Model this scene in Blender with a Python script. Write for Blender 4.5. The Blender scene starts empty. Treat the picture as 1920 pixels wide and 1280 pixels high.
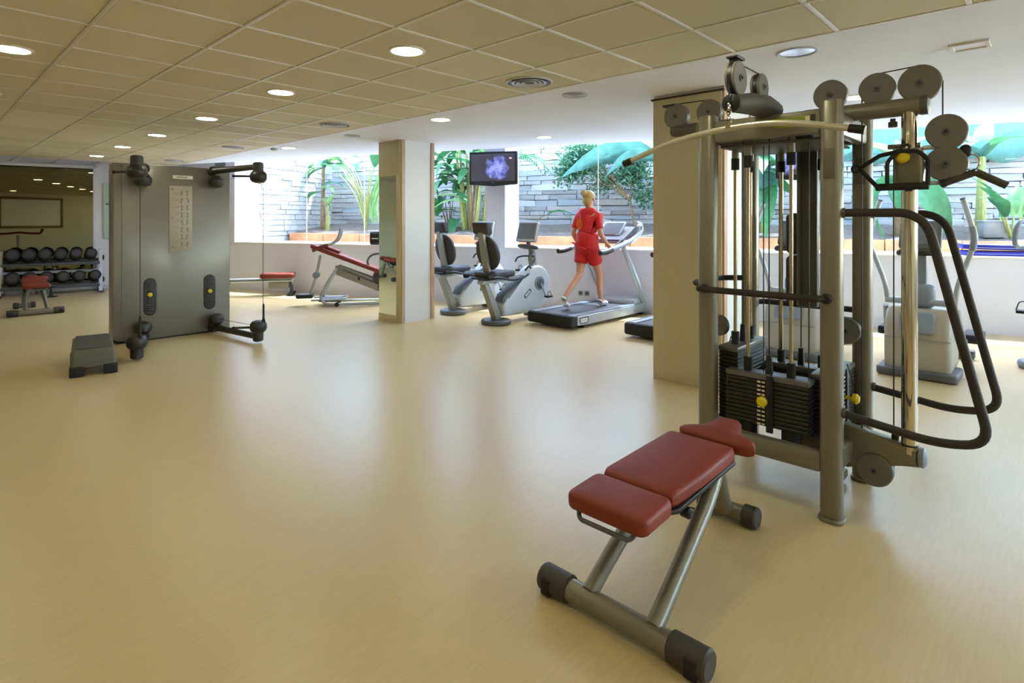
import bpy, bmesh, math, random
from mathutils import Vector, Matrix
random.seed(7)
SC = bpy.context.scene
COL = SC.collection
PI = math.pi
def R(d): return math.radians(d)

# ------------------------------------------------------------------ camera, world, sun, exposure
cam_data = bpy.data.cameras.new('camera')
cam = bpy.data.objects.new('camera', cam_data); COL.objects.link(cam)
cam.location = (0, 0, 1.4); cam.rotation_euler = (PI/2, 0, 0)
cam_data.sensor_width = 36; cam_data.lens = 1078/1920*36
cam_data.shift_y = -228/1920; cam_data.clip_start = .05; cam_data.clip_end = 200
SC.camera = cam

world = bpy.data.worlds.new('world'); SC.world = world; world.use_nodes = True
wn = world.node_tree.nodes; wl = world.node_tree.links
for n in list(wn): wn.remove(n)
w_out = wn.new('ShaderNodeOutputWorld'); w_bg = wn.new('ShaderNodeBackground')
w_sky = wn.new('ShaderNodeTexSky'); w_sky.sky_type = 'NISHITA'; w_sky.sun_disc = False
w_sky.sun_elevation = R(58); w_sky.sun_rotation = R(40); w_sky.air_density = 1.0; w_sky.dust_density = 1.0; w_sky.ozone_density = .6
w_bg.inputs['Strength'].default_value = 3.5
wl.new(w_sky.outputs[0], w_bg.inputs[0]); wl.new(w_bg.outputs[0], w_out.inputs[0])

sun_d = bpy.data.lights.new('sun', 'SUN'); sun_d.energy = 15.0; sun_d.color = (.66, .83, 1.0); sun_d.angle = R(.6)
sun = bpy.data.objects.new('sun', sun_d); COL.objects.link(sun)
# towards the sun: outward over the garden wall, a little to the right, and high
_wd = Vector((.9275, -.374, 0)); _no = Vector((.374, .9275, 0))
sun_vec = (_wd*.42 + _no*.43 + Vector((0, 0, 1.0))).normalized()
sun.rotation_euler = sun_vec.to_track_quat('Z', 'Y').to_euler(); sun.location = (6, 14, 12)

LAMP = 53.0            # radiance of the downlights' diffusers
SC.view_settings.view_transform = 'Standard'; SC.view_settings.look = 'None'
SC.view_settings.gamma = 1.0; SC.view_settings.use_curve_mapping = False
SC.view_settings.exposure = 0.0
SC.cycles.use_denoising = True
SC.cycles.max_bounces = 10; SC.cycles.diffuse_bounces = 6; SC.cycles.glossy_bounces = 5
SC.cycles.transparent_max_bounces = 16; SC.cycles.sample_clamp_indirect = 60.0
SC.cycles.caustics_reflective = False; SC.cycles.caustics_refractive = False

# ------------------------------------------------------------------ materials
def lin(h):
    v = [int(h[i:i+2], 16)/255 for i in (0, 2, 4)]
    return tuple(x/12.92 if x <= .04045 else ((x+.055)/1.055)**2.4 for x in v) + (1.0,)
def mat(name, hexc, rough=.5, metal=0.0, var=.06, scale=12.0, bump=0.0, bscale=80.0, coat=0.0, spec=.5, stretch=None, emit=None, transl=0.0):
    m = bpy.data.materials.new(name); m.use_nodes = True
    nt = m.node_tree; N = nt.nodes; L = nt.links
    b = N['Principled BSDF']
    col = lin(hexc)
    tc = N.new('ShaderNodeTexCoord'); nz = N.new('ShaderNodeTexNoise')
    nz.inputs['Scale'].default_value = scale; nz.inputs['Detail'].default_value = 4
    src = tc.outputs['Object']
    if stretch:
        mp = N.new('ShaderNodeMapping'); mp.inputs['Scale'].default_value = stretch
        L.new(src, mp.inputs[0]); src = mp.outputs[0]
    L.new(src, nz.inputs['Vector'])
    rp = N.new('ShaderNodeValToRGB')
    rp.color_ramp.elements[0].position = .3; rp.color_ramp.elements[1].position = .7
    rp.color_ramp.elements[0].color = tuple(c*(1-var) for c in col[:3])+(1,)
    rp.color_ramp.elements[1].color = tuple(min(1, c*(1+var)) for c in col[:3])+(1,)
    L.new(nz.outputs['Fac'], rp.inputs[0]); L.new(rp.outputs[0], b.inputs['Base Color'])
    b.inputs['Roughness'].default_value = rough; b.inputs['Metallic'].default_value = metal
    b.inputs['Specular IOR Level'].default_value = spec
    if coat: b.inputs['Coat Weight'].default_value = coat; b.inputs['Coat Roughness'].default_value = .15
    if bump:
        n2 = N.new('ShaderNodeTexNoise'); n2.inputs['Scale'].default_value = bscale; n2.inputs['Detail'].default_value = 3
        L.new(src, n2.inputs['Vector'])
        bp = N.new('ShaderNodeBump'); bp.inputs['Strength'].default_value = bump; bp.inputs['Distance'].default_value = .004
        L.new(n2.outputs['Fac'], bp.inputs['Height']); L.new(bp.outputs[0], b.inputs['Normal'])
    if emit:
        b.inputs['Emission Color'].default_value = emit[0]; b.inputs['Emission Strength'].default_value = emit[1]
    if transl:
        tr = N.new('ShaderNodeBsdfTranslucent'); mx = N.new('ShaderNodeMixShader'); mx.inputs[0].default_value = transl
        L.new(rp.outputs[0], tr.inputs[0]); L.new(b.outputs[0], mx.inputs[1]); L.new(tr.outputs[0], mx.inputs[2])
        L.new(mx.outputs[0], N['Material Output'].inputs[0])
    return m
M = {}
M['plaster'] = mat('white_plaster', 'e8ebf4', .8, var=.012, scale=2, bump=.05, bscale=160)
M['wall_white'] = mat('white_wall_paint', 'd8d8e2', .65, var=.012, scale=2)
M['wall_cream'] = mat('cream_wall_paint', 'e4dec8', .7, var=.02, scale=2)
M['sill'] = mat('white_sill', 'efefef', .35, var=.01)
M['laminate'] = mat('tan_laminate', 'c6ba9a', .42, var=.04, scale=3, stretch=(30, 30, 1.2))
M['col_white'] = mat('column_white_paint', 'dedfdf', .5, var=.012, scale=2)
M['trim_brown'] = mat('pinkish_oak_trim', 'bfa28a', .45, var=.06, scale=4, stretch=(30, 30, 1))
M['gap_shade'] = mat('gap_shade_brown', '4a3826', .6)
M['gridbar'] = mat('ceiling_grid_enamel', 'd8d3c9', .45, var=.01)
M['frame'] = mat('machine_champagne_paint', '7f7c6e', .36, .4, var=.03, scale=30, coat=.15)
M['frame_dark'] = mat('machine_shroud_grey', '55544c', .45, .2, var=.04)
M['disc'] = mat('pulley_disc_plastic', '6a685f', .5, var=.05, scale=20)
M['black'] = mat('black_plastic', '1b1b1d', .45, var=.2)
M['rubber'] = mat('black_rubber', '17171a', .7, var=.2, bump=.1)
M['grip'] = mat('dark_foam_grip', '2b2626', .65, var=.15, bump=.15, bscale=200)
M['plate'] = mat('weight_plate_iron', '25221f', .4, .2, var=.1)
M['plate_top'] = mat('weight_top_plate', '6c6a68', .35, .4, var=.05)
M['chrome'] = mat('chrome', 'cfc8b4', .09, 1.0, var=.02)
M['bar_steel'] = mat('satin_bar_steel', 'c6c2b4', .3, .55, var=.02)
M['steel'] = mat('brushed_steel_rod', 'b5a98c', .25, .9, var=.04)
M['yellow'] = mat('yellow_knob_plastic', 'd8c318', .35, var=.04)
M['label_white'] = mat('white_label', 'd8d2b8', .5)
M['label_green'] = mat('green_label', '8a9a1c', .45)
M['cable'] = mat('black_cable', '141416', .4)
M['red_pad'] = mat('brick_red_vinyl', '7c3022', .52, var=.05, scale=8, bump=.08, bscale=240, spec=.35)
M['red_dark'] = mat('dark_red_vinyl', '6d2a22', .4, var=.05)
M['cap'] = mat('charcoal_end_cap', '383630', .55, var=.08, bump=.08)
M['cabinet'] = mat('cabinet_grey_enamel', '726e64', .36, .15, var=.02, scale=6, coat=.2)
M['cab_edge'] = mat('cabinet_edge_enamel', '6a6558', .4, .1)
M['pulley_black'] = mat('pulley_head_black', '2a2824', .42, var=.1, bump=.05)
M['poster'] = mat('poster_film', 'a39d92', .4, var=.04, scale=30)
M['ink'] = mat('poster_grey_ink', '7d7b74', .5)
M['ink_pale'] = mat('badge_pale_ink', 'cfcfc6', .4)
M['silver'] = mat('silver_paint', 'a9b0b6', .34, .3, var=.02, coat=.2)
M['silver_white'] = mat('pale_silver_body', 'c3cbd1', .36, .1, var=.02, coat=.2)
M['bike_grey'] = mat('bike_post_grey', '8f8f86', .42, .25, var=.03)
M['pad_dark'] = mat('charcoal_cushion', '3a3739', .6, var=.08, bump=.1, bscale=200)
M['deck'] = mat('treadmill_belt_rubber', '3f4048', .55, var=.08, bump=.1)
M['shroud'] = mat('warm_grey_shroud', 'a7a293', .42, .05, var=.02)
M['slate'] = mat('slate_plastic', '56595e', .5, var=.06)
M['bluegrey'] = mat('blue_grey_plastic', '7d8794', .4, var=.05)
M['screen'] = mat('grey_lcd', '6b7178', .2, var=.05)
M['step_body'] = mat('step_olive_grey', '5b594a', .55, var=.05)
M['step_top'] = mat('step_rubber_top', '55544f', .7, var=.08, bump=.2)
M['mat_blue'] = mat('blue_exercise_mat', '2c2ca0', .55, var=.08)
M['mat_pale'] = mat('pale_mat_edge', '8f94d8', .55, var=.05)
M['skin'] = mat('skin', 'c99272', .5, var=.05)
M['hair'] = mat('blond_hair', 'b5955c', .5, var=.2, scale=60)
M['red_kit'] = mat('red_jersey', 'c8140e', .6, var=.06)
M['orange_print'] = mat('orange_print', 'd9540f', .6, var=.2)
M['shoe'] = mat('white_shoe', 'd5d3d5', .5)
M['soil'] = mat('soil', '74665a', .95, var=.35, scale=18, bump=.6, bscale=40)
M['paving'] = mat('pale_paving', 'e6e3de', .8, var=.05)
M['edging'] = mat('terracotta_edging', 'c4875c', .75, var=.22, scale=5, bump=.2)
M['leaf'] = mat('leaf_green', '4a8550', .45, var=.25, scale=6, transl=.3)
M['leaf_teal'] = mat('leaf_teal_green', '56867a', .45, var=.25, scale=6, transl=.3)
M['leaf_lime'] = mat('leaf_lime_green', '93b878', .45, var=.2, scale=6, transl=.35)
M['leaf_dark'] = mat('leaf_dark_green', '2c5f35', .5, var=.3, scale=8, transl=.2)
M['leaf_mid'] = mat('leaf_mid_green', '55835f', .5, var=.3, scale=8, transl=.25)
M['stem'] = mat('banana_stem', '9a9a52', .6, var=.25, scale=9, stretch=(6, 6, 1))
M['stem_brown'] = mat('brown_stem', '8a6f4c', .75, var=.3, scale=12)
M['net'] = mat('green_shade_net', '6a9a8c', .8, var=.12, scale=3, stretch=(8, 8, 1), transl=.12)
M['concrete'] = mat('grey_concrete', '9a9894', .85, var=.1, scale=10)
M['mortar'] = mat('mortar', '87827c', .95, var=.1)
M['stones'] = [mat('ledge_stone_%s' % k, h, .85, var=.16, scale=14, bump=.5, bscale=30) for k, h in
               (('pale', 'bcb6b0'), ('grey', 'aba7a5'), ('warm', 'b3a89e'), ('blue', 'a8acae'), ('light', 'c8c3be'))]
M['vent'] = mat('diffuser_enamel', 'b9bcc4', .4, .1)
M['fix_metal'] = mat('fixture_reflector', 'cdd0d4', .2, .8)
M['green_glass_frame'] = mat('frame_aluminium', 'b9bcc0', .35, .4)
M['tile'] = []
for k, h in (('a', 'd6ccb2'), ('b', 'd2c8ad'), ('c', 'dad0b8')):
    m = mat('mineral_tile_'+k, h, .9, var=.10, scale=150, bump=.25, bscale=220); M['tile'].append(m)

def lamp_mat(name, colr, s):
    m = bpy.data.materials.new(name); m.use_nodes = True
    b = m.node_tree.nodes['Principled BSDF']
    b.inputs['Base Color'].default_value = (.9, .9, .88, 1)
    b.inputs['Emission Color'].default_value = colr; b.inputs['Emission Strength'].default_value = s
    return m
M['lamp'] = lamp_mat('warm_lamp_diffuser', (1.0, .97, .70, 1), LAMP)
M['lamp_cool'] = lamp_mat('neutral_lamp_diffuser', (1.0, .98, .85, 1), LAMP*.6)

def glass_mat(name, tint, refl_rough=.0):
    m = bpy.data.materials.new(name); m.use_nodes = True
    nt = m.node_tree; N = nt.nodes; L = nt.links
    N.remove(N['Principled BSDF'])
    tr = N.new('ShaderNodeBsdfTransparent'); tr.inputs[0].default_value = tint
    gl = N.new('ShaderNodeBsdfGlossy'); gl.inputs['Roughness'].default_value = refl_rough
    fr = N.new('ShaderNodeFresnel'); fr.inputs[0].default_value = 1.25
    mx = N.new('ShaderNodeMixShader')
    ge = N.new('ShaderNodeNewGeometry'); iv = N.new('ShaderNodeMath'); iv.operation = 'SUBTRACT'; iv.inputs[0].default_value = 1.0   # only the entering face reflects
    ml = N.new('ShaderNodeMath'); ml.operation = 'MULTIPLY'
    L.new(ge.outputs['Backfacing'], iv.inputs[1]); L.new(fr.outputs[0], ml.inputs[0]); L.new(iv.outputs[0], ml.inputs[1])
    L.new(ml.outputs[0], mx.inputs[0]); L.new(tr.outputs[0], mx.inputs[1]); L.new(gl.outputs[0], mx.inputs[2])
    L.new(mx.outputs[0], N['Material Output'].inputs[0])
    return m
M['glass'] = glass_mat('window_glass', (.96, .985, .98, 1))
def mirror_mat(name, tint):
    m = bpy.data.materials.new(name); m.use_nodes = True
    b = m.node_tree.nodes['Principled BSDF']
    b.inputs['Metallic'].default_value = 1.0; b.inputs['Roughness'].default_value = .015
    b.inputs['Base Color'].default_value = tint
    return m
M['mirror'] = mirror_mat('green_tinted_mirror', (.18, .175, .115, 1))
M['mirror2'] = mirror_mat('column_mirror', (.84, .94, .80, 1))

def floor_mat():
    m = bpy.data.materials.new('beige_linoleum'); m.use_nodes = True
    nt = m.node_tree; N = nt.nodes; L = nt.links; b = N['Principled BSDF']
    tc = N.new('ShaderNodeTexCoord'); mp = N.new('ShaderNodeMapping')
    m0 = N.new('ShaderNodeMapping'); m0.inputs['Rotation'].default_value = (0, 0, R(-46.47)); L.new(tc.outputs['Object'], m0.inputs[0])
    mp.inputs['Scale'].default_value = (3.0, 34, 1); L.new(m0.outputs[0], mp.inputs[0])
    n1 = N.new('ShaderNodeTexNoise'); n1.inputs['Scale'].default_value = 2.2; n1.inputs['Detail'].default_value = 8; n1.inputs['Roughness'].default_value = .65
    L.new(mp.outputs[0], n1.inputs['Vector'])
    n2 = N.new('ShaderNodeTexNoise'); n2.inputs['Scale'].default_value = .8; n2.inputs['Detail'].default_value = 3
    L.new(tc.outputs['Object'], n2.inputs['Vector'])
    r1 = N.new('ShaderNodeValToRGB'); r1.color_ramp.elements[0].position = .25; r1.color_ramp.elements[1].position = .75
    r1.color_ramp.elements[0].color = lin('c6b082'); r1.color_ramp.elements[1].color = lin('d3be91')
    L.new(n1.outputs['Fac'], r1.inputs[0])
    mx = N.new('ShaderNodeMix'); mx.data_type = 'RGBA'; mx.blend_type = 'MULTIPLY'; mx.inputs[0].default_value = .10
    L.new(r1.outputs[0], mx.inputs[6]); L.new(n2.outputs['Fac'], mx.inputs[7])
    L.new(mx.outputs[2], b.inputs['Base Color'])
    rr = N.new('ShaderNodeMapRange'); rr.inputs['To Min'].default_value = .27; rr.inputs['To Max'].default_value = .36
    L.new(n1.outputs['Fac'], rr.inputs[0]); L.new(rr.outputs[0], b.inputs['Roughness'])
    b.inputs['Specular IOR Level'].default_value = .46
    bp = N.new('ShaderNodeBump'); bp.inputs['Strength'].default_value = .04; bp.inputs['Distance'].default_value = .002
    L.new(n1.outputs['Fac'], bp.inputs['Height']); L.new(bp.outputs[0], b.inputs['Normal'])
    return m
M['floor'] = floor_mat()

def tv_mat(name, cx, cz, red):
    """a lit screen: dark picture with a blurred violet-blue shape, one small bright mark"""
    m = bpy.data.materials.new(name); m.use_nodes = True
    nt = m.node_tree; N = nt.nodes; L = nt.links; b = N['Principled BSDF']
    b.inputs['Base Color'].default_value = (.01, .01, .014, 1); b.inputs['Roughness'].default_value = .25
    tc = N.new('ShaderNodeTexCoord')
    def blob(x, z, sx, sz, lo, hi, dist):
        mp = N.new('ShaderNodeMapping'); mp.inputs['Location'].default_value = (-x/sx, 0, -z/sz); mp.inputs['Scale'].default_value = (1/sx, 0, 1/sz)
        L.new(tc.outputs['Object'], mp.inputs[0])
        vec = mp.outputs[0]
        if dist:
            nz = N.new('ShaderNodeTexNoise'); nz.inputs['Scale'].default_value = 9; L.new(tc.outputs['Object'], nz.inputs['Vector'])
            ad = N.new('ShaderNodeVectorMath'); ad.operation = 'MULTIPLY_ADD'
            L.new(nz.outputs['Color'], ad.inputs[0]); ad.inputs[1].default_value = (dist,)*3
            L.new(vec, ad.inputs[2]); sb = N.new('ShaderNodeVectorMath'); sb.operation = 'SUBTRACT'; sb.inputs[1].default_value = (dist/2,)*3
            L.new(ad.outputs[0], sb.inputs[0]); vec = sb.outputs[0]
        ln = N.new('ShaderNodeVectorMath'); ln.operation = 'LENGTH'; L.new(vec, ln.inputs[0])
        mr = N.new('ShaderNodeMapRange'); mr.interpolation_type = 'SMOOTHSTEP'
        mr.inputs['From Min'].default_value = lo; mr.inputs['From Max'].default_value = hi
        mr.inputs['To Min'].default_value = 1; mr.inputs['To Max'].default_value = 0
        L.new(ln.outputs['Value'], mr.inputs[0]); return mr.outputs[0]
    a = blob(cx, cz, .19, .20, .65, 1.1, .8)
    n3 = N.new('ShaderNodeTexNoise'); n3.inputs['Scale'].default_value = 11; L.new(tc.outputs['Object'], n3.inputs['Vector'])
    r = N.new('ShaderNodeValToRGB'); r.color_ramp.elements[0].position = .3; r.color_ramp.elements[1].position = .62
    r.color_ramp.elements[0].color = (.02, .03, .22, 1); r.color_ramp.elements[1].color = (.33, .38, .95, 1)
    L.new(n3.outputs['Fac'], r.inputs[0])
    mx = N.new('ShaderNodeMix'); mx.data_type = 'RGBA'; mx.inputs[6].default_value = (.045, .04, .06, 1)
    L.new(a, mx.inputs[0]); L.new(r.outputs[0], mx.inputs[7])
    out = mx.outputs[2]
    if red:
        q = blob(.29, .155, .025, .014, .6, 1.2, 0)
        m2 = N.new('ShaderNodeMix'); m2.data_type = 'RGBA'; m2.inputs[7].default_value = (.9, .6, .75, 1)
        L.new(q, m2.inputs[0]); L.new(out, m2.inputs[6]); out = m2.outputs[2]
    L.new(out, b.inputs['Emission Color']); b.inputs['Emission Strength'].default_value = 1.25
    return m

# ------------------------------------------------------------------ mesh helpers
class MB:
    def __init__(s): s.bm = bmesh.new()
    def box(s, c, d, rz=0, rx=0, ry=0, bev=0, seg=2):
        mt = Matrix.Translation(c) @ Matrix.Rotation(rz, 4, 'Z') @ Matrix.Rotation(ry, 4, 'Y') @ Matrix.Rotation(rx, 4, 'X') @ Matrix.Diagonal((d[0], d[1], d[2], 1))
        g = bmesh.ops.create_cube(s.bm, size=1, matrix=mt)
        if bev:
            es = list({e for v in g['verts'] for e in v.link_edges})
            bmesh.ops.bevel(s.bm, geom=es, offset=bev, segments=seg, profile=.5, affect='EDGES', clamp_overlap=True)
        return s
    def ring(s, c, ax, ay, r, n, ry=None):
        ry = r if ry is None else ry
        return [s.bm.verts.new(c + ax*(math.cos(2*PI*k/n)*r) + ay*(math.sin(2*PI*k/n)*ry)) for k in range(n)]
    def skin(s, rings, c0=True, c1=True, closed=False):
        n = len(rings[0]); f = s.bm.faces.new
        m = len(rings)
        for i in range(m if closed else m-1):
            a, b = rings[i], rings[(i+1) % m]
            for k in range(n): f((a[k], a[(k+1) % n], b[(k+1) % n], b[k]))
        if not closed:
            if c0: f(list(reversed(rings[0])))
            if c1: f(rings[-1])
        return s
    def cyl(s, p0, p1, r0, r1=None, n=16):
        p0 = Vector(p0); p1 = Vector(p1); r1 = r0 if r1 is None else r1
        ax, ay = axes(p1-p0)
        return s.skin([s.ring(p0, ax, ay, r0, n), s.ring(p1, ax, ay, r1, n)])
    def lathe(s, p, d, prof, n=20):
        """prof: (distance along d, radius) list"""
        p = Vector(p); d = Vector(d).normalized(); ax, ay = axes(d)
        return s.skin([s.ring(p+d*t, ax, ay, max(r, 1e-4), n) for t, r in prof])
    def tube(s, pts, r, n=10, fil=0, fseg=5, flat=1.0, up=None, closed=False):
        pts = fillet([Vector(p) for p in pts], fil, fseg) if fil else [Vector(p) for p in pts]
        m = len(pts); rings = []
        t0 = (pts[1]-pts[0]).normalized(); ax, ay = axes(t0, up)
        for i in range(m):
            if closed: t = (pts[(i+1) % m]-pts[i-1]).normalized()
            else: t = (pts[min(i+1, m-1)]-pts[max(i-1, 0)]).normalized()
            ax = (ax - t*ax.dot(t))
            if ax.length < 1e-6: ax, _ = axes(t)
            ax.normalize(); ay = t.cross(ax)
            rr = r[i] if isinstance(r, (list, tuple)) else r
            rings.append(s.ring(pts[i], ax, ay, rr, n, rr*flat))
        return s.skin(rings, closed=closed)
    def prism(s, poly, f, d0, d1, bev=0, seg=2):
        """poly: 2D points; f(a, b, d) -> 3D"""
        a = [s.bm.verts.new(f(x, y, d0)) for x, y in poly]; b = [s.bm.verts.new(f(x, y, d1)) for x, y in poly]
        n = len(poly); fs = []
        fs.append(s.bm.faces.new(list(reversed(a)))); fs.append(s.bm.faces.new(b))
        for k in range(n): fs.append(s.bm.faces.new((a[k], a[(k+1) % n], b[(k+1) % n], b[k])))
        if bev:
            es = list({e for q in fs[:2] for e in q.edges})
            bmesh.ops.bevel(s.bm, geom=es, offset=bev, segments=seg, profile=.5, affect='EDGES', clamp_overlap=True)
        return s
    def pad(s, poly, f, z0, z1, r, seg=4, dome=0.0):
        """rounded cushion over a convex-ish outline"""
        P = [Vector((x, y)) for x, y in poly]; n = len(P); c = sum(P, Vector((0, 0)))/n
        area = sum(P[k].x*P[(k+1) % n].y-P[(k+1) % n].x*P[k].y for k in range(n))
        sg = 1 if area > 0 else -1
        nor = []
        for k in range(n):
            e = (P[(k+1) % n]-P[k-1]).normalized(); nor.append(Vector((e.y, -e.x))*sg)
        rings = []
        for j in range(seg+1):
            a = PI/2*j/seg; ins = r*(1-math.sin(a)); z = z0+r*(1-math.cos(a))
            rings.append([s.bm.verts.new(f(*(P[k]-nor[k]*ins), z)) for k in range(n)])
        for j in range(seg+1):
            a = PI/2*j/seg; ins = r*(1-math.cos(a)); z = z1-r+r*math.sin(a)
            rings.append([s.bm.verts.new(f(*(P[k]-nor[k]*ins), z)) for k in range(n)])
        if dome:
            q = [(P[k]-nor[k]*r) for k in range(n)]
            for t in (.66, .33): rings.append([s.bm.verts.new(f(*(c+(q[k]-c)*t), z1+dome*(1-t*t))) for k in range(n)])
        s.skin(rings)
        return s
    def ball(s, c, r, n=14, sc=(1, 1, 1)):
        bmesh.ops.create_uvsphere(s.bm, u_segments=n, v_segments=max(6, n//2), radius=r,
                                  matrix=Matrix.Translation(c) @ Matrix.Diagonal((sc[0], sc[1], sc[2], 1)))
        return s
    def mesh(s, name, m, smooth=True, ang=35):
        me = bpy.data.meshes.new(name)
        bmesh.ops.recalc_face_normals(s.bm, faces=s.bm.faces[:])
        s.bm.to_mesh(me); s.bm.free()
        for mm in (m if isinstance(m, list) else [m]): me.materials.append(mm)
        if smooth:
            for p in me.polygons: p.use_smooth = True
            me.set_sharp_from_angle(angle=R(ang))
        return me
    def build(s, name, m, parent=None, label=None, smooth=True, kind=None, ang=35):
        return put(name, s.mesh(name, m, smooth, ang), parent, label, kind)
def axes(d, up=None):
    d = Vector(d).normalized()
    u = Vector(up) if up else (Vector((0, 0, 1)) if abs(d.z) < .9 else Vector((1, 0, 0)))
    ax = u.cross(d).normalized()
    return ax, d.cross(ax)
def fillet(pts, r, seg):
    out = [pts[0]]
    rs = r if isinstance(r, (list, tuple)) else [r]*len(pts)
    for i in range(1, len(pts)-1):
        p = pts[i]; a = (pts[i-1]-p); b = (pts[i+1]-p)
        la, lb = a.length, b.length; a.normalize(); b.normalize()
        d = min(rs[i], la*.49, lb*.49)
        for k in range(seg+1):
            t = k/seg
            out.append((p+a*d)*(1-t)**2 + p*2*t*(1-t) + (p+b*d)*t*t)
    out.append(pts[-1]); return out
def put(name, me, parent=None, label=None, kind=None, loc=None, rot=None, scale=None):
    o = bpy.data.objects.new(name, me); COL.objects.link(o)
    if parent: o.parent = parent
    if label: o['label'] = label
    if kind: o['kind'] = kind
    if loc is not None: o.location = loc
    if rot is not None: o.rotation_euler = rot
    if scale is not None: o.scale = scale
    return o
def thing(name, label, cat, loc=(0, 0, 0), rz=0, group=None):
    o = bpy.data.objects.new(name, None); COL.objects.link(o); o.empty_display_size = .1
    o.location = loc; o.rotation_euler = (0, 0, rz)
    return tag(o, label, cat, group)
def tag(o, label, cat, group=None):
    o['label'] = label; o['category'] = cat
    if group: o['group'] = group
    return o
def copy_tree(o, label=None, loc=None, rz=None, parent=None):
    c = o.copy(); COL.objects.link(c)
    if parent is not None: c.parent = parent
    if label: c['label'] = label
    if loc is not None: c.location = loc
    if rz is not None: c.rotation_euler = (0, 0, rz)
    for ch in o.children: copy_tree(ch, parent=c)
    return c
XYZ = lambda a, b, d: Vector((a, b, d))
XZ = lambda a, b, d: Vector((a, d, b))       # profile in x-z, depth along y
YZ = lambda a, b, d: Vector((d, a, b))
def rrect(x0, x1, y0, y1, r, n=4):
    out = []
    for cx, cy, a0 in ((x1-r, y1-r, 0), (x0+r, y1-r, 90), (x0+r, y0+r, 180), (x1-r, y0+r, 270)):
        for k in range(n+1):
            a = R(a0+90*k/n); out.append((cx+r*math.cos(a), cy+r*math.sin(a)))
    return out
def ell(cx, cy, rx, ry, n=24): return [(cx+rx*math.cos(2*PI*k/n), cy+ry*math.sin(2*PI*k/n)) for k in range(n)]
GA = R(46.47)                                 # the building grid's turn
U = Vector((math.cos(GA), math.sin(GA), 0)); V = Vector((math.sin(GA), -math.cos(GA), 0))
# ------------------------------------------------------------------ the room
CEIL = 2.487
W0 = Vector((-1.31, 9.93, 0)); WD = Vector((.9275, -.374, 0)).normalized(); NO = Vector((.374, .9275, 0)).normalized()
WA = math.atan2(WD.y, WD.x)
def WP(s, d, z=0): p = W0 + WD*s + NO*d; return Vector((p.x, p.y, z))
MA = R(36.6); MD = Vector((math.cos(MA), math.sin(MA), 0)); MO = Vector((-9.53, 10.7, 0)); MN = Vector((MD.y, -MD.x, 0))
def MP(s, d, z=0): p = MO + MD*s + MN*d; return Vector((p.x, p.y, z))     # d into the room
C_WM = Vector((-7.31, 12.35, 0)); C_ML = MP(-1.6, 0); C_LB = Vector((-6.9, -3.6, 0)); C_BR = Vector((8.9, -3.6, 0)); C_RW = WP(10.6, 0)
ROOM = [C_WM, C_ML, C_LB, C_BR, C_RW]
def struct(o): o['kind'] = 'structure'; return o
def slab_poly(mb, pts, z0, z1): mb.prism([(p.x, p.y) for p in pts], XYZ, z0, z1)

# floor: a little past the walls
fl = MB(); cx = sum((p for p in ROOM), Vector())/5
slab_poly(fl, [cx+(p-cx)*1.03 for p in ROOM], -.12, 0); struct(fl.build('floor', M['floor'], smooth=False))

# window wall: parapet with deep sill, piers, end wall; local frame s (right), d (out)
wall_w = MB()
def wbox(mb, s0, s1, d0, d1, z0, z1, bev=0):
    c = WP((s0+s1)/2, (d0+d1)/2, (z0+z1)/2); mb.box(c, (abs(s1-s0), abs(d1-d0), z1-z0), rz=WA, bev=bev)
wbox(wall_w, -6.9, 10.9, 0, .62, 0, .93)
wbox(wall_w, -6.9, -4.66, 0, .62, .93, 3.05)
wbox(wall_w, .943, 1.289, 0, .62, .93, 3.05)
wbox(wall_w, 5.60, 5.83, 0, .62, .93, 3.05)
struct(wall_w.build('wall_window', M['wall_white'], smooth=False))
for k, (a, b) in enumerate(((-4.66, .943), (1.289, 5.60), (5.83, 10.9))):
    m = MB(); wbox(m, a, b, -.02, .60, .93, .955, bev=.006); o = struct(m.build('trim_%d' % (k+1), M['sill']))
    # window: panes with fine joints, thin aluminium channels
    w = bpy.data.objects.new('window_%d' % (k+1), None); COL.objects.link(w); w.location = WP(a, .5, .955); w.rotation_euler = (0, 0, WA); struct(w)
    L_ = b-a; n = 4 if k < 1 else 3
    if k == 2: n = 4
    for j in range(n):
        x0 = L_*j/n+.004; x1 = L_*(j+1)/n-.004
        MB().box(((x0+x1)/2, 0, .985), (x1-x0, .012, 1.94)).build('glass_pane', M['glass'], w, smooth=False)
    for j in range(1, n):
        MB().box((L_*j/n, 0, .985), (.008, .014, 1.94)).build('pane_joint', M['gridbar'], w, smooth=False)
    MB().box((L_/2, 0, .008), (L_, .03, .016)).build('bottom_channel', M['green_glass_frame'], w, smooth=False)
    MB().box((L_/2, 0, 1.965), (L_, .03, .03)).build('top_channel', M['green_glass_frame'], w, smooth=False)
# outer lintel over the windows
m = MB(); wbox(m, -6.9, 10.9, .46, .54, 2.93, 3.16); struct(m.build('trim_4', M['wall_white'], smooth=False))

# mirror wall and the rest of the shell
def wall(name, p, q, m, z1=3.06, t=.15):
    d = (q-p); L_ = d.length; d.normalize(); n = Vector((-d.y, d.x, 0))
    c = (p+q)/2
    if (cx-c).dot(n) > 0: n = -n
    c = c+n*t/2
    o = MB().box((c.x, c.y, z1/2), (L_+.1, t, z1), rz=math.atan2(d.y, d.x)).build(name, m, smooth=False); return struct(o)
wall_m = wall('wall_mirror', C_WM, C_ML, M['wall_white'])
wall('wall_left', C_ML, C_LB, M['wall_cream']); wall('wall_back', C_LB, C_BR, M['wall_cream'])
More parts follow.
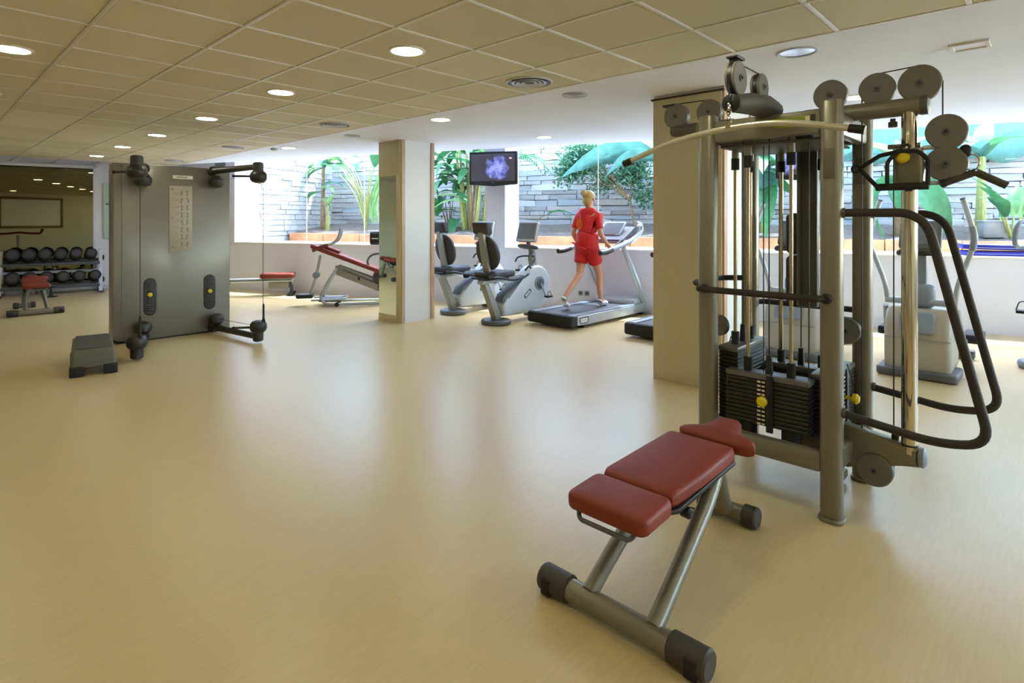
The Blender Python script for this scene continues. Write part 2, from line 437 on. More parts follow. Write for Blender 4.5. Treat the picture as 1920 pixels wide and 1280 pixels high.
# unseen right-hand glazing and paving, added to bring in daylight: kerb, lintel, posts, panes
rd = (C_RW-C_BR); rl = rd.length; rd.normalize(); ra = math.atan2(rd.y, rd.x); rn = Vector((rd.y, -rd.x, 0))
def rbox(mb, a0, a1, z0, z1, t=.14):
    c = C_BR+rd*((a0+a1)/2)+rn*.09; mb.box((c.x, c.y, (z0+z1)/2), (a1-a0, t, z1-z0), rz=ra)
wr = MB(); rbox(wr, -.1, rl+.1, 0, .93); rbox(wr, -.1, rl+.1, 2.62, 3.06); struct(wr.build('wall_right', M['wall_white'], smooth=False))
w = bpy.data.objects.new('window_4', None); COL.objects.link(w); struct(w); w.location = C_BR+rn*.09; w.rotation_euler = (0, 0, ra)
for k in range(7):
    x = rl*k/6
    MB().box((x, 0, 1.775), (.06, .08, 1.69), bev=.005).build('window_post', M['green_glass_frame'], w)
    if k < 6: MB().box((x+rl/12, 0, 1.775), (rl/6-.07, .012, 1.68)).build('glass_pane', M['glass'], w, smooth=False)
tp = MB(); tp.box((19.3, 1.0, -.16), (20, 26, .2)); struct(tp.build('unseen_paving', M['paving'], smooth=False))
ep = MB(); ep.box((12.6, 1.0, 2.85), (6.6, 11.5, .16)); struct(ep.build('unseen_sun_shield', M['plaster'], smooth=False))  # unseen slab added to cut sun and sky light through the right glazing
def bar(a, b, dep, h, z, n, m, p=None):
    q = (a+b)/2; dd = b-a
    return MB().box((q.x, q.y, z+h/2), (dd.length, dep, h), rz=math.atan2(dd.y, dd.x), bev=.003).build(n, m, p)
struct(bar(MP(1.42, .012), C_WM+Vector((.0, -.02, 0)), .02, .07, 0, 'baseboard_mirror', M['wall_white']))

# big wall mirror in its white frame, on the mirror wall
mir = thing('wall_mirror_panel', 'large green tinted wall mirror in white frame behind the dumbbell rack', 'mirror', MP(.15, .0, 0), MA)
MB().box((0, -.022, 1.27), (2.5, .012, 2.30)).build('mirror_glass', M['mirror'], mir, smooth=False)
for nm, c, d in (('frame_side', (1.28, -.03, 1.265), (.06, .06, 2.43)), ('frame_side', (-1.28, -.03, 1.265), (.06, .06, 2.43)),
                 ('frame_rail', (0, -.03, 2.45), (2.62, .06, .06)), ('frame_rail', (0, -.03, .085), (2.62, .06, .13))):
    MB().box(c, d, bev=.006).build(nm, M['wall_white'], mir)
# narrow frosted glass panel beside the mirror
fp = thing('narrow_glass_panel', 'tall narrow pale green glass panel on the white wall beside the mirror', 'panel', MP(1.75, 0, 1.0), MA)
MB().box((.06, -.02, .58), (.44, .014, 1.10), bev=.003).build('glass_sheet', mat('frosted_green_glass', 'b4cfc4', .25, var=.02), fp)
MB().box((-.17, -.02, .58), (.02, .03, 1.12)).build('frame_edge', M['green_glass_frame'], fp, smooth=False)
MB().box((-.09, -.045, .72), (.11, .04, .03), bev=.008).cyl((-.06, -.02, .72), (-.06, -.06, .72), .02).build('latch', M['slate'], fp)

# ceiling: plaster field by the window, pocket above the glass, mineral tiles in a grid over the rest
def G6(i, j, z=CEIL): p = Vector((-1.465, 1.543, 0)) + (U*i + V*j)*.6; return Vector((p.x, p.y, z))
def cross2(p, d, q, e):
    den = d.x*e.y-d.y*e.x; t = ((q.x-p.x)*e.y-(q.y-p.y)*e.x)/den; return p+d*t
B0 = G6(6, 0, 0)
pE = -.70                                     # the plaster's free edge, before the window pocket
edge_l = cross2(WP(0, pE), WD, C_WM, C_WM-C_ML); edge_r = WP(10.75, pE)
bm_l = cross2(B0, V, C_WM, C_WM-C_ML)
meet = cross2(B0, V, WP(0, pE), WD)           # where the tile edge would meet the pocket
far_b = B0+V*13
ce = MB()
poly = [meet, far_b, edge_r] if (meet-C_WM).dot(WD) > 0 else [bm_l, far_b, edge_r, edge_l]
slab_poly(ce, poly, CEIL, CEIL+.06)
# fascia of the pocket and the pocket lid, and the deck above everything
mid = (WP(0, pE)+WP(0, pE)).xy/2
wbox(ce, -6.9, 10.8, pE, pE+.03, CEIL, 3.04)
wbox(ce, -6.9, 10.9, pE, .545, 3.0, 3.06)
slab_poly(ce, [p for p in (C_WM+Vector((-.2,0,0)), C_ML+Vector((-.2,0,0)), C_LB+Vector((-.2,-.2,0)), C_BR+Vector((.2,-.2,0)), C_RW+Vector((.3,0,0)))], 3.06, 3.2)
ceiling = struct(ce.build('ceiling', M['plaster'], smooth=False))

def inside(p, poly):
    c = False; n = len(poly)
    for i in range(n):
        a, b = poly[i], poly[(i+1) % n]
        if (a.y > p.y) != (b.y > p.y) and p.x < (b.x-a.x)*(p.y-a.y)/(b.y-a.y)+a.x: c = not c
    return c
def seen(p):
    if p.y < .4: return False
    x = 960+1078*p.x/p.y; y = 412-1078*(CEIL-1.4)/p.y
    return -160 < x < 2080 and -260 < y
tile_me = []
for k, tm in enumerate(M['tile']):
    b = MB(); b.box((0, 0, .009), (.574, .574, .018), bev=.004, seg=1); tile_me.append(b.mesh('ceiling_tile_%d' % k, tm, ang=20))
pocket_side = lambda p: (p-WP(0, pE)).dot(NO) < -.02
cells = [(i, j) for i in range(-14, 6) for j in range(-18, 15)]
rest = MB(); nt_ = 0
cells.sort(key=lambda c: (G6(c[0]+.5, c[1]+.5, 0)).length)
for i, j in cells:
    c = G6(i+.5, j+.5, 0); cs = [G6(i+a, j+b, 0) for a in (0, 1) for b in (0, 1)]
    if not any(inside(q, ROOM) and pocket_side(q) for q in cs+[c]): continue
    if seen(c) and nt_ < 300:
        put('ceiling_tile', random.choice(tile_me), ceiling, loc=(c.x, c.y, CEIL+.003), rot=(0, 0, GA)); nt_ += 1
    else: rest.box((c.x, c.y, CEIL+.012), (.574, .574, .018), rz=GA)
rest.build('outer_tile_field', M['tile'][0], ceiling, smooth=False, kind='stuff')
for i in range(-14, 7):
    a = G6(i, -20); b = G6(i, 15)
    bar(a, b, .026 if i < 6 else .03, .012, CEIL-.001, 'grid_runner', M['gridbar'], ceiling)
for j in range(-18, 16):
    a = G6(-14, j); b = G6(6, j)
    bar(a, b, .026, .012, CEIL, 'grid_cross_bar', M['gridbar'], ceiling)

# columns: white core, laminate face, oak edge trims
def column(corner, w1, w2, zc=CEIL):
    c = bpy.data.objects.new('column', None); COL.objects.link(c); c.location = corner; c.rotation_euler = (0, 0, GA); struct(c)
    MB().box((w2/2, w1/2, zc/2), (w2, w1, zc)).build('column_core', M['col_white'], c, smooth=False)
    for y, x in ((-.006, .025), (-.006, w2-.02)):
        MB().box((x, y, zc/2), (.06, .024, zc), bev=.003).build('edge_trim', M['trim_brown'], c)
    return c
col_a = column((-1.50, 7.78, 0), .51, .55)
# laminate face, with a mirror let into it
fz = 1.4+(412-330)*7.9/1078
MB().box((-.010, .255, (fz+CEIL)/2), (.02, .51, CEIL-fz), bev=.003).build('laminate_panel', M['laminate'], col_a)
MB().box((-.010, .045, fz/2), (.02, .09, fz), bev=.003).build('laminate_stile', M['laminate'], col_a)
MB().box((-.010, .30, .045), (.02, .42, .09), bev=.003).build('laminate_stile', M['laminate'], col_a)
MB().box((-.006, .30, .09+(fz-.09)/2), (.012, .42, fz-.09)).build('mirror_glass', M['mirror2'], col_a, smooth=False)
col_b = column((1.714, 4.68, 0), .62, .60)
MB().box((-.011, .31, 1.225), (.022, .62, 2.45), bev=.003).build('laminate_panel', M['laminate'], col_b)
MB().box((-.012, .31, 2.458), (.03, .66, .016), bev=.002).build('shadow_gap_strip', M['gap_shade'], col_b)  # dark strip standing in for the shadow gap above the laminate

# ------------------------------------------------------------------ lamps, diffusers and other ceiling fittings
def downlight(x, y, label, group, r=.105, lit=True, m='lamp', z=CEIL):
    t = thing('downlight', label, 'ceiling light', (x, y, z), 0, group)
    MB().lathe((0, 0, .004), (0, 0, -1), [(0, r*.93), (0, r+.012), (.008, r+.012), (.012, r+.004), (.010, r*.93), (0, r*.93)], 28).build('trim_ring', M['gridbar'] if lit else M['vent'], t)
    if lit: MB().lathe((0, 0, .002), (0, 0, -1), [(0, r*.92), (.006, r*.92), (.007, .01)], 28).build('lamp_diffuser', M[m], t)
    else: MB().lathe((0, 0, .002), (0, 0, -1), [(0, r*.92), (.003, r*.9), (.005, r*.5), (.006, .01)], 28).build('reflector', M['fix_metal'], t)
    return t
row = [(-.676, 3.70), (-1.97, 4.90), (-3.28, 6.17), (-4.55, 7.37), (-5.79, 8.55), (-7.06, 9.77)]
nm = ['nearest the camera', 'second from the near end', 'third from the near end', 'third from the far end', 'second from the far end', 'at the far end by the mirror']
for (x, y), k in zip(row, nm): downlight(x, y, 'warm round downlight in the long row, %s' % k, 'downlights in the long row')
downlight(-3.19, 3.66, 'warm round downlight cut by the left picture edge, alone in its tile', 'downlights at the left')
downlight(-.775, 6.23, 'warm downlight in white plaster above the column with the mirror', 'downlights in the plaster ceiling')
downlight(-3.37, 8.68, 'small bright downlight next to the smoke detector over the far window', 'downlights in the plaster ceiling', m='lamp_cool')
downlight(.42, 7.56, 'dimmer downlight in white plaster near the hanging television', 'downlights in the plaster ceiling', r=.1, m='lamp_cool')
downlight(3.05, 5.10, 'bright downlight half hidden behind the cable tower pulleys', 'downlights in the plaster ceiling', m='lamp_cool')
downlight(1.85, 3.73, 'unlit round downlight with silver reflector in plaster above the cable tower', 'downlights in the plaster ceiling', r=.115, lit=False)
for k, (x, y) in enumerate(((.63, 2.46), (1.93, 1.22), (3.2, -.02), (4.5, -1.3), (-1.9, 2.44), (-.6, 1.2), (.7, 0), (2.0, -1.2), (-4.4, 1.2), (-3.1, 0), (-1.8, -1.2), (-4.5, 4.9), (-5.8, 6.1), (3.4, 2.9), (5.4, 1.4), (6.2, 3.6))):  # extra lamps added out of view to light the room
    downlight(x, y, 'added warm round downlight in the unseen ceiling outside the picture', 'added downlights outside the picture')
def diffuser(x, y, r, label, rings=4):
    t = thing('air_diffuser', label, 'air vent', (x, y, CEIL), 0, 'round air diffusers in the ceiling')
    MB().lathe((0, 0, .006), (0, 0, -1), [(0, r*.96), (0, r), (.012, r), (.016, r*.96), (.012, r*.93), (0, r*.93), (0, r*.96)], 32).build('outer_ring', M['vent'], t)
    MB().lathe((0, 0, .004), (0, 0, -1), [(0, r*.93), (.003, r*.93), (.0035, .01)], 32).build('back_disc', M['slate'], t)
    for k in range(1, rings):
        q = r*(.93-k*.93/rings*.86)
        MB().lathe((0, 0, .004), (0, 0, -1), [(0, q-.012), (.014, q+.006), (.018, q+.004), (.010, q-.018), (0, q-.018), (0, q-.012)], 32).build('ring_vane', M['vent'], t)
    return t
diffuser(.135, 4.54, .185, 'large round grey air diffuser at the tile edge above the treadmill')
diffuser(-2.03, 6.58, .175, 'round grey air diffuser in the tiles left of the mirrored column')
diffuser(-4.18, 8.62, .16, 'faint round air diffuser in the far tiles above the cable cabinet arms')
diffuser(-6.2, 10.55, .16, 'farthest round air diffuser, above the grey cable cabinet')
diffuser(.546, 4.99, .11, 'small round grille in white plaster beside the large diffuser', 3)
diffuser(-2.06, 7.42, .10, 'small round grille in plaster left of the mirrored column', 3)
sm = thing('smoke_detector', 'small round smoke detector on the ceiling over the far window', 'smoke detector', (-3.62, 8.75, CEIL))
MB().lathe((0, 0, 0), (0, 0, -1), [(0, .05), (.02, .05), (.035, .035), (.04, .01)], 18).build('housing', M['vent'], sm)
MB().lathe((0, 0, -.012), (0, 0, -1), [(0, .052), (.006, .052)], 18).build('base_band', M['slate'], sm)
sq = thing('square_spotlight', 'small square recessed fitting with slanted white reflector above the cable tower', 'ceiling light', (2.85, 3.58, CEIL), GA+R(90))
MB().box((0, .082, -.006), (.2, .022, .014), bev=.003).build('frame_side', M['gridbar'], sq)
MB().box((0, -.082, -.006), (.2, .022, .014), bev=.003).build('frame_side', M['gridbar'], sq)
MB().box((.088, 0, -.006), (.022, .15, .014), bev=.003).build('frame_side', M['gridbar'], sq)
MB().box((-.088, 0, -.006), (.022, .15, .014), bev=.003).build('frame_side', M['gridbar'], sq)
MB().box((0, 0, -.002), (.155, .142, .006)).build('reflector_plate', M['sill'], sq, smooth=False)

# board on the back wall, met only in the mirror
wb = thing('wall_board', 'wide white board in a brown frame, seen in the wall mirror', 'board', (.4, -3.58, 1.7))
MB().box((0, .02, 0), (2.3, .03, 1.15)).build('board_sheet', M['sill'], wb, smooth=False)
for c, d in (((0, .025, .6), (2.5, .05, .1)), ((0, .025, -.6), (2.5, .05, .1)), ((1.2, .025, 0), (.1, .05, 1.3)), ((-1.2, .025, 0), (.1, .05, 1.3))):
    MB().box(c, d, bev=.005).build('board_frame', M['stem_brown'], wb)

# ------------------------------------------------------------------ garden behind the glass
def wthing(name, label, cat, s, d, z, rz=0, group=None): p = WP(s, d, z); return thing(name, label, cat, p, WA+rz, group)
g = MB(); wbox(g, -7, 12.5, .60, 1.5, .3, .80); o = struct(g.build('garden_path', M['paving'], smooth=False))
g = MB(); NX = 60
rows = []
for d in (1.62, 2.0, 2.5, 3.3):
    rr = []
    for k in range(NX+1):
        s = -5+17.5*k/NX; z = 1.07+(.24*(d-1.62)/1.6)+random.uniform(-.03, .03)
        rr.append(g.bm.verts.new(WP(s, d, z)))
    rows.append(rr)
for a, b in zip(rows, rows[1:]):
    for k in range(NX): g.bm.faces.new((a[k], a[k+1], b[k+1], b[k]))
struct(g.build('garden_soil_ground', M['soil']))
ed = bpy.data.objects.new('planter_curb', None); COL.objects.link(ed); ed.location = WP(-4.68, 1.5, 0); ed.rotation_euler = (0, 0, WA); struct(ed)
bb = MB(); bb.box((0, 0, 0), (.955, .14, .20), bev=.02); bme = bb.mesh('edging_block', M['edging'])
for k in range(16): put('edging_block', bme, ed, loc=(.5+k*.965, .07, 1.0+random.uniform(-.008, .008)), rot=(0, 0, R(random.uniform(-.6, .6))))
MB().box((7.8, .07, .6), (15.6, .12, .6)).build('planter_base', M['concrete'], ed, smooth=False)

# ledge-stone wall: every stone a piece of its own where it can be told apart
sw = bpy.data.objects.new('garden_wall', None); COL.objects.link(sw); sw.location = WP(0, 3.2, 0); sw.rotation_euler = (0, 0, WA); struct(sw)
MB().box((3.6, .22, 1.75), (17.6, .3, 3.5)).build('mortar_backing', M['mortar'], sw, smooth=False)
MB().box((-5.06, -1.5, 1.75), (.3, 3.4, 3.5)).build('mortar_backing', M['mortar'], sw, smooth=False)
st_me = []
for k in range(15):
    b = MB(); b.box((0, 0, 0), (1, 1, 1)); bmesh.ops.subdivide_edges(b.bm, edges=b.bm.edges[:], cuts=1, use_grid_fill=True)
    for v in b.bm.verts:
        v.co += Vector((random.uniform(-.02, .02), random.uniform(-.16, .16), random.uniform(-.09, .09)))
    st_me.append(b.mesh('stone_%d' % k, M['stones'][k % 5], ang=50))
stones = []
z = 1.15; 
while z < 3.5:
    h = random.uniform(.085, .15); s = -5.0+random.uniform(-.3, 0)
    while s < 12.2:
        l = random.uniform(.28, .8)*(1.25 if h > .12 else 1); stones.append((s+l/2, z+h/2, l, h)); s += l
    z += h
def stone_key(t):
    p = WP(t[0], 3.2); x = 960+1078*p.x/p.y
    hid = (x < 585) or (700 < x < 812) or (1225 < x < 1410) or x > 1990
    y = 412-1078*(t[1]-1.4)/p.y
    return (1000 if hid or y < 215 else 0) + p.y/(t[2]*t[3]*60)
stones.sort(key=stone_key)
rest = MB()
for k, (s, z, l, h) in enumerate(stones):
    dy = random.uniform(.0, .035)
    if k < 300: put('stone', random.choice(st_me), sw, loc=(s, .05-dy, z), scale=(l-.012, .12, h-.010))
    else: rest.box((s, .05-dy, z), (l-.012, .12, h-.010))
z = .9
while z < 3.5:
    h = random.uniform(.085, .14); y = -3.1
    while y < .1:
        l = random.uniform(.25, .6); rest.box((-4.88+random.uniform(-.02, .01), y+l/2, z+h/2), (.12, l-.012, h-.01)); y += l
    z += h
rest.build('far_stones', M['stones'][0], sw, smooth=False, kind='stuff')

# green shade net draped over the wall at the right
nb = MB(); rows = []
for i in range(7):
    z = 2.42+i*.22; rr = []
    for k in range(121):
        s = 6.55+k*.05
        rr.append(nb.bm.verts.new(Vector((s, -.10-.025*math.sin(s*9)-.06*math.sin(s*2.3)*(1-i/6), z+(.05*math.sin(s*4.1)+.04*math.sin(s*9.7) if i == 0 else 0)))))
    rows.append(rr)
for a, b in zip(rows, rows[1:]):
    for k in range(120): nb.bm.faces.new((a[k], a[k+1], b[k+1], b[k]))
me = nb.mesh('shade_net', M['net'])
net = put('shade_net', me, None, loc=WP(0, 3.2, 0), rot=(0, 0, WA)); tag(net, 'green shade net hung along the top of the garden wall', 'net')
sol = net.modifiers.new('thickness', 'SOLIDIFY'); sol.thickness = .006

# plants ------------------------------------------------------------
def leaf_mesh(L_, w, droop, fold, m, wave=.02, n=9, tipw=.9):
    """one blade along +x, rising then drooping; folded along its midrib"""
    b = MB(); rows = []
    for i in range(n+1):
        t = i/n; x = L_*(t-.12*droop*t*t); z = L_*(.35*t-(.35+.75*droop)*t*t)
        ww = w*.5*math.sin(PI*min(1, .06+t*.94)**tipw)+.002
        rows.append([b.bm.verts.new((x, sd*ww, z+abs(sd)*fold*ww+wave*math.sin(t*17+sd*2)*abs(sd))) for sd in (-1, -.5, 0, .5, 1)])
    for a, c in zip(rows, rows[1:]):
        for k in range(4): b.bm.faces.new((a[k], a[k+1], c[k+1], c[k]))
    return b.mesh('leaf', m, ang=80)
LM = {}
for k, (mn, L_, w, dr) in {'ban1': ('leaf', 1.2, .38, .55), 'ban2': ('leaf_teal', 1.35, .44, .75), 'ban3': ('leaf_lime', 1.0, .30, .4), 'bigt': ('leaf_teal', 1.9, .62, .45),
                           'bigg': ('leaf', 1.5, .6, .9), 'str': ('leaf', .75, .24, .3), 'strp': ('leaf_lime', .7, .2, .45), 'frond': ('leaf', .5, .035, .5), 'frond2': ('leaf_dark', .45, .04, .6),
                           'bl': ('leaf_lime', 1.4, .09, .25), 'dk': ('leaf_dark', .9, .3, .5)}.items():
    LM[k] = leaf_mesh(L_, w, dr, .35, M[mn], wave=.012 if w > .2 else .002)
def stem(p, q, r0, r1, parent, m='stem', name='stem', bend=(0, 0, 0)):
    p = Vector(p); q = Vector(q); mid = (p+q)/2+Vector(bend)
    return MB().tube([p, (p+mid)/2+Vector(bend)*.2, mid, (q+mid)/2+Vector(bend)*.2, q], [r0, r0*.9+r1*.1, (r0+r1)/2, r1*1.1, r1], 9).build(name, M[m], parent)
def lf(parent, key, base, yaw, pitch=0, s=1.0, roll=0):
    reach = max(v.co.x for v in LM[key].vertices)*s*math.cos(R(pitch))*math.sin(R(yaw))
    if (parent.location-W0).xy.dot(NO.xy) + base[1] + reach > 2.98: yaw = -yaw      # keep the blade off the wall
    return put('leaf', LM[key], parent, loc=base, rot=(R(roll), R(-pitch), R(yaw)), scale=(s, s, s))
# thin banana with a tall stem by the far window
p = wthing('banana_plant', 'tall thin banana plant with drooping pale leaves beyond the far window', 'plant', -4.42, 2.35, 1.12)
stem((0, 0, 0), (.02, 0, 1.55), .06, .035, p, 'stem_brown')
for a in ((-20, 40, .75, 'ban3'), (15, 30, .9, 'ban3'), (-165, -5, .6, 'ban3'), (175, 20, .5, 'ban1'), (-60, 25, .7, 'ban2'), (60, 50, .7, 'ban2'), (200, -25, .75, 'str')):
    lf(p, a[3], (.02, 0, 1.5), a[0], a[1], a[2])
lf(p, 'str', (0, 0, .95), 190, -20, .9); lf(p, 'strp', (0, 0, 1.0), -25, 10, .9); lf(p, 'ban2', (0, 0, 1.05), 10, 25, .5)
p = wthing('young_banana_plant', 'short young banana plant with a green stem right of the tall one', 'plant', -4.16, 2.2, 1.12)
stem((0, 0, 0), (.03, 0, .62), .055, .03, p)
for a in ((-30, 55, .45), (150, 50, .4), (60, 65, .5), (-120, 50, .4)): lf(p, 'strp', (.03, 0, .58), a[0], a[1], a[2]*1.5)
# strelitzia clump beside the mirrored column
p = wthing('strelitzia_clump', 'strelitzia clump with arching stalks left of the mirrored column', 'plant', -3.0, 2.1, 1.12)
for k in range(13):
    a = R(150+random.uniform(-75, 75)) if k < 8 else R(random.uniform(-90, 90))
    h = random.uniform(.9, 1.7); o_ = random.uniform(.2, .75)
    q = Vector((math.cos(a)*o_, math.sin(a)*o_*.5, h)); stem((0, 0, 0), q, .018, .010, p, 'stem', 'stalk', (-q.x*.22, 0, .1))
    lf(p, random.choice(('str', 'strp', 'dk')), q, math.degrees(a), 35, random.uniform(.7, 1.0))
for k in range(7):
    lf(p, 'bl', (.12+.05*k, random.uniform(-.1, .1), .2), random.uniform(-60, 60), 78+random.uniform(-8, 8), random.uniform(.9, 1.25))
# clump of canes and a bright banana leaf right of the column
p = wthing('cane_clump', 'clump of green canes with a bright broad leaf by the hanging television', 'plant', -.44, 2.4, 1.12)
for k in range(9):
    x = -.02+random.uniform(-.36, .30); stem((x*.7, random.uniform(-.15, .15), 0), (x*1.25, random.uniform(-.2, .2), random.uniform(1.3, 2.1)), .045, .025, p, 'stem' if k % 3 else 'stem_brown', 'cane')
for a in ((200, 25, .8, 'ban3'), (170, 40, .7, 'ban1'), (215, 5, .8, 'ban3')): lf(p, a[3], (-.05, -.25, .62), a[0], a[1], a[2])
for k in range(24): lf(p, random.choice(('str', 'dk', 'ban1', 'ban3')), (random.uniform(-.4, .4), random.uniform(-.2, .3), random.uniform(1.1, 1.9)), random.uniform(0, 360), random.uniform(0, 50), random.uniform(.5, .9))
p = wthing('dark_shrub', 'dark leafy shrub close to the right of the mirrored column', 'plant', -1.08, 2.5, 1.1)
for k in range(4): stem((0, 0, 0), (random.uniform(-.3, .3), random.uniform(-.2, .2), random.uniform(.6, 1.5)), .02, .008, p, 'stem_brown', 'branch')
for k in range(44): lf(p, random.choice(('dk', 'str', 'ban1')), (random.uniform(-.45, .35), random.uniform(-.3, .3), random.uniform(.2, 1.9)), random.uniform(0, 360), random.uniform(-10, 60), random.uniform(.4, .7))
# palm fronds left in the middle window
p = wthing('fan_palm', 'feathery palm at the left of the middle window', 'plant', .78, 2.2, 1.15)
stem((-.25, 0, 0), (-.25, 0, 1.45), .05, .04, p, 'stem_brown', 'trunk')
for k in range(8):
    a = 360*k/8+10; d = Vector((math.cos(R(a)), math.sin(R(a)), 0))
    pts = [Vector((-.25, 0, 1.43))+d*(.8*t)+Vector((0, 0, .75*t-1.0*t*t)) for t in (0, .25, .5, .75, 1)]
    b = MB(); b.tube(pts, [.012, .01, .008, .006, .003], 5)
    for i in range(26):
        t = .12+.86*i/25; q = pts[0]+d*(.8*t)+Vector((0, 0, .75*t-1.0*t*t)); sd = 1 if i % 2 else -1; s_ = Vector((-d.y, d.x, 0))*sd
        l = .34*math.sin(PI*(.15+.8*t)); e = q+s_*l+d*l*.6+Vector((0, 0, -.12*l)); w_ = Vector((d.x, d.y, 0))*.014
        vs = [b.bm.verts.new(v) for v in (q-w_, q+w_, q+w_*1.3+(e-q)*.5, e, q-w_*1.3+(e-q)*.5)]; b.bm.faces.new(vs)
    b.build('frond', M['leaf'], p)
# airy shrub with small leaves, in front of the stones
p = wthing('airy_shrub', 'loose small-leaved green shrub against the stone wall behind the walker', 'shrub', 2.80, 2.6, 1.15)
stem((.15, 0, 0), (.05, 0, .75), .022, .016, p, 'stem_brown', 'trunk')
lvb = MB(); tips = []
for k in range(13):
    q = Vector((random.uniform(-1.15, .75), random.uniform(-.3, .3), random.uniform(.4, 1.5)))
    if q.x < -.5: q.z = random.uniform(1.1, 1.6)
    stem((.05, 0, .65), q, .012, .004, p, 'stem_brown', 'branch', (0, 0, .1)); tips.append(q)
for k in range(5200):
    q = random.choice(tips); q = q+Vector((random.gauss(0, .17), random.gauss(0, .13), random.gauss(0, .12))); q.y = min(q.y, .36)
    a = Vector((random.uniform(-1, 1), random.uniform(-1, 1), random.uniform(-.9, .3))).normalized()*random.uniform(.04, .07); c = a.cross(Vector((random.uniform(-1, 1), random.uniform(-1, 1), 1))).normalized()*.02
    lvb.bm.faces.new([lvb.bm.verts.new(v) for v in (q-a, q+c, q+a, q-c)])
lvb.build('foliage', M['leaf_mid'], p, smooth=False, kind='stuff')
p = wthing('teal_leaf_plant', 'low plant with one arching teal leaf behind the recumbent bike console', 'plant', 1.0, 2.2, 1.12)
stem((0, 0, 0), (.28, -.05, .38), .012, .008, p, 'stem_brown', 'stalk', (-.05, 0, .08)); lf(p, 'str', (.28, -.05, .36), 5, 15, .75); lf(p, 'dk', (0, 0, .02), 160, 50, .3)
# bananas behind the big column and the cable tower
p = wthing('broad_banana_plant', 'broad banana plant with huge teal leaves reaching over the middle window', 'plant', 3.35, 2.35, 1.12)
stem((.1, 0, 0), (.1, 0, 1.45), .11, .07, p)
for a in ((192, 4, 1.0, 'bigt'), (172, 12, .9, 'bigt'), (215, -4, .7, 'bigt'), (20, 40, .7, 'bigt'), (130, 55, .6, 'bigt'), (-40, 30, .6, 'ban3'), (100, 70, .8, 'ban3')): lf(p, a[3], (.1, 0, 1.42), a[0], a[1], a[2], 40 if a[3] == 'bigt' else 0)
p = wthing('leafy_banana_plant', 'leafy banana plant seen through the cable tower posts', 'plant', 5.2, 2.3, 1.12)
stem((0, 0, 0), (0, 0, 1.2), .10, .06, p)
for a in ((180, 10, .9, 'bigg'), (205, 40, .9, 'ban1'), (-10, 20, .7, 'bigg'), (150, 55, .8, 'ban3'), (240, 0, .8, 'bigg'), (40, 50, .7, 'ban1'), (280, 35, .8, 'ban2'), (90, 30, .8, 'bigg')): lf(p, a[3], (0, 0, 1.15), a[0], a[1], a[2])
for a in ((255, 15, .8, 'bigg'), (290, 30, .75, 'ban2'), (275, -12, .7, 'bigg'), (235, -20, .65, 'bigg'), (310, 5, .6, 'ban1'), (330, 45, .7, 'bigt'), (215, 50, .6, 'bigt')): lf(p, a[3], (0, -.05, 1.0+.012*a[1]), a[0], a[1], a[2])
for k, yw, pt, sc_, ro, zz in (('bigg', 182, 28, .62, 62, 1.15), ('bigt', 5, 25, .5, -60, 1.2), ('bigg', 205, -20, .6, 65, 1.0), ('bigt', 165, 48, .5, 55, 1.2), ('bigg', -12, -15, .6, -65, 1.05), ('bigg', 262, -58, .6, 0, 1.15), ('bigt', 290, -62, .55, 15, 1.3), ('ban3', 190, 5, .8, 60, 1.25)): lf(p, k, (0, -.08, zz), yw, pt, sc_, ro)
lf(p, 'bigg', (-.05, -.1, .85), 200, -25, .8); lf(p, 'bigg', (.05, -.1, .8), 250, -20, .7)
p = wthing('right_banana_plant', 'banana plant with two broad hanging leaves behind the chrome cable post', 'plant', 7.35, 2.2, 1.12)
stem((-.1, 0, 0), (-.12, 0, 1.25), .09, .06, p, 'stem_brown')
for a in ((200, -35, .75, 'bigg'), (-30, -35, .8, 'bigg'), (250, -45, .6, 'ban1'), (170, 40, .8, 'ban3'), (60, 45, .8, 'ban2'), (10, 55, .7, 'ban3'), (130, 30, .8, 'ban2')): lf(p, a[3], (-.1, 0, 1.2 if a[1] > 0 else .95), a[0], a[1], a[2], 45 if a[3] == 'bigg' else 25)
p = wthing('tall_stem_banana', 'banana plant with a bare yellow-brown stem above the grey bucket', 'plant', 8.4, 2.5, 1.15)
stem((0, 0, 0), (.02, 0, 1.25), .075, .05, p)
for a in ((190, 55, .8, 'ban3'), (-10, 50, .8, 'ban2'), (120, 60, .8, 'ban2'), (60, 70, .9, 'ban3'), (240, 35, .7, 'ban2'), (-60, 40, .7, 'ban1')): lf(p, a[3], (.02, 0, 1.2), a[0], a[1], a[2])
p = wthing('small_strelitzia', 'small strelitzia with upright pointed leaves behind the blue mats', 'plant', 8.62, 2.0, 1.12)
for a in ((205, 62, 1.0, 'str'), (165, 75, 1.1, 'str'), (20, 70, 1.1, 'ban3'), (-15, 55, .9, 'str'), (60, 78, 1.0, 'strp'), (225, 45, .9, 'dk')):
    d = Vector((math.cos(R(a[0])), math.sin(R(a[0])), 0)); q = d*.14+Vector((0, 0, .32)); stem((0, 0, 0), q, .02, .012, p, 'stem', 'stalk'); lf(p, a[3], q, a[0], a[1], a[2]*.85)
bk = wthing('garden_bucket', 'grey square bucket standing on the planter soil by the stone wall', 'bucket', 8.42, 2.1, 1.13)
MB().prism(rrect(-.13, .13, -.11, .11, .03), lambda a, b, d: Vector((a*(1+d*.5), b*(1+d*.5), d)), 0, .24, bev=.012).build('bucket_body', M['concrete'], bk)
MB().box((0, 0, .25), (.31, .27, .02), bev=.008).build('rim', M['silver'], bk)
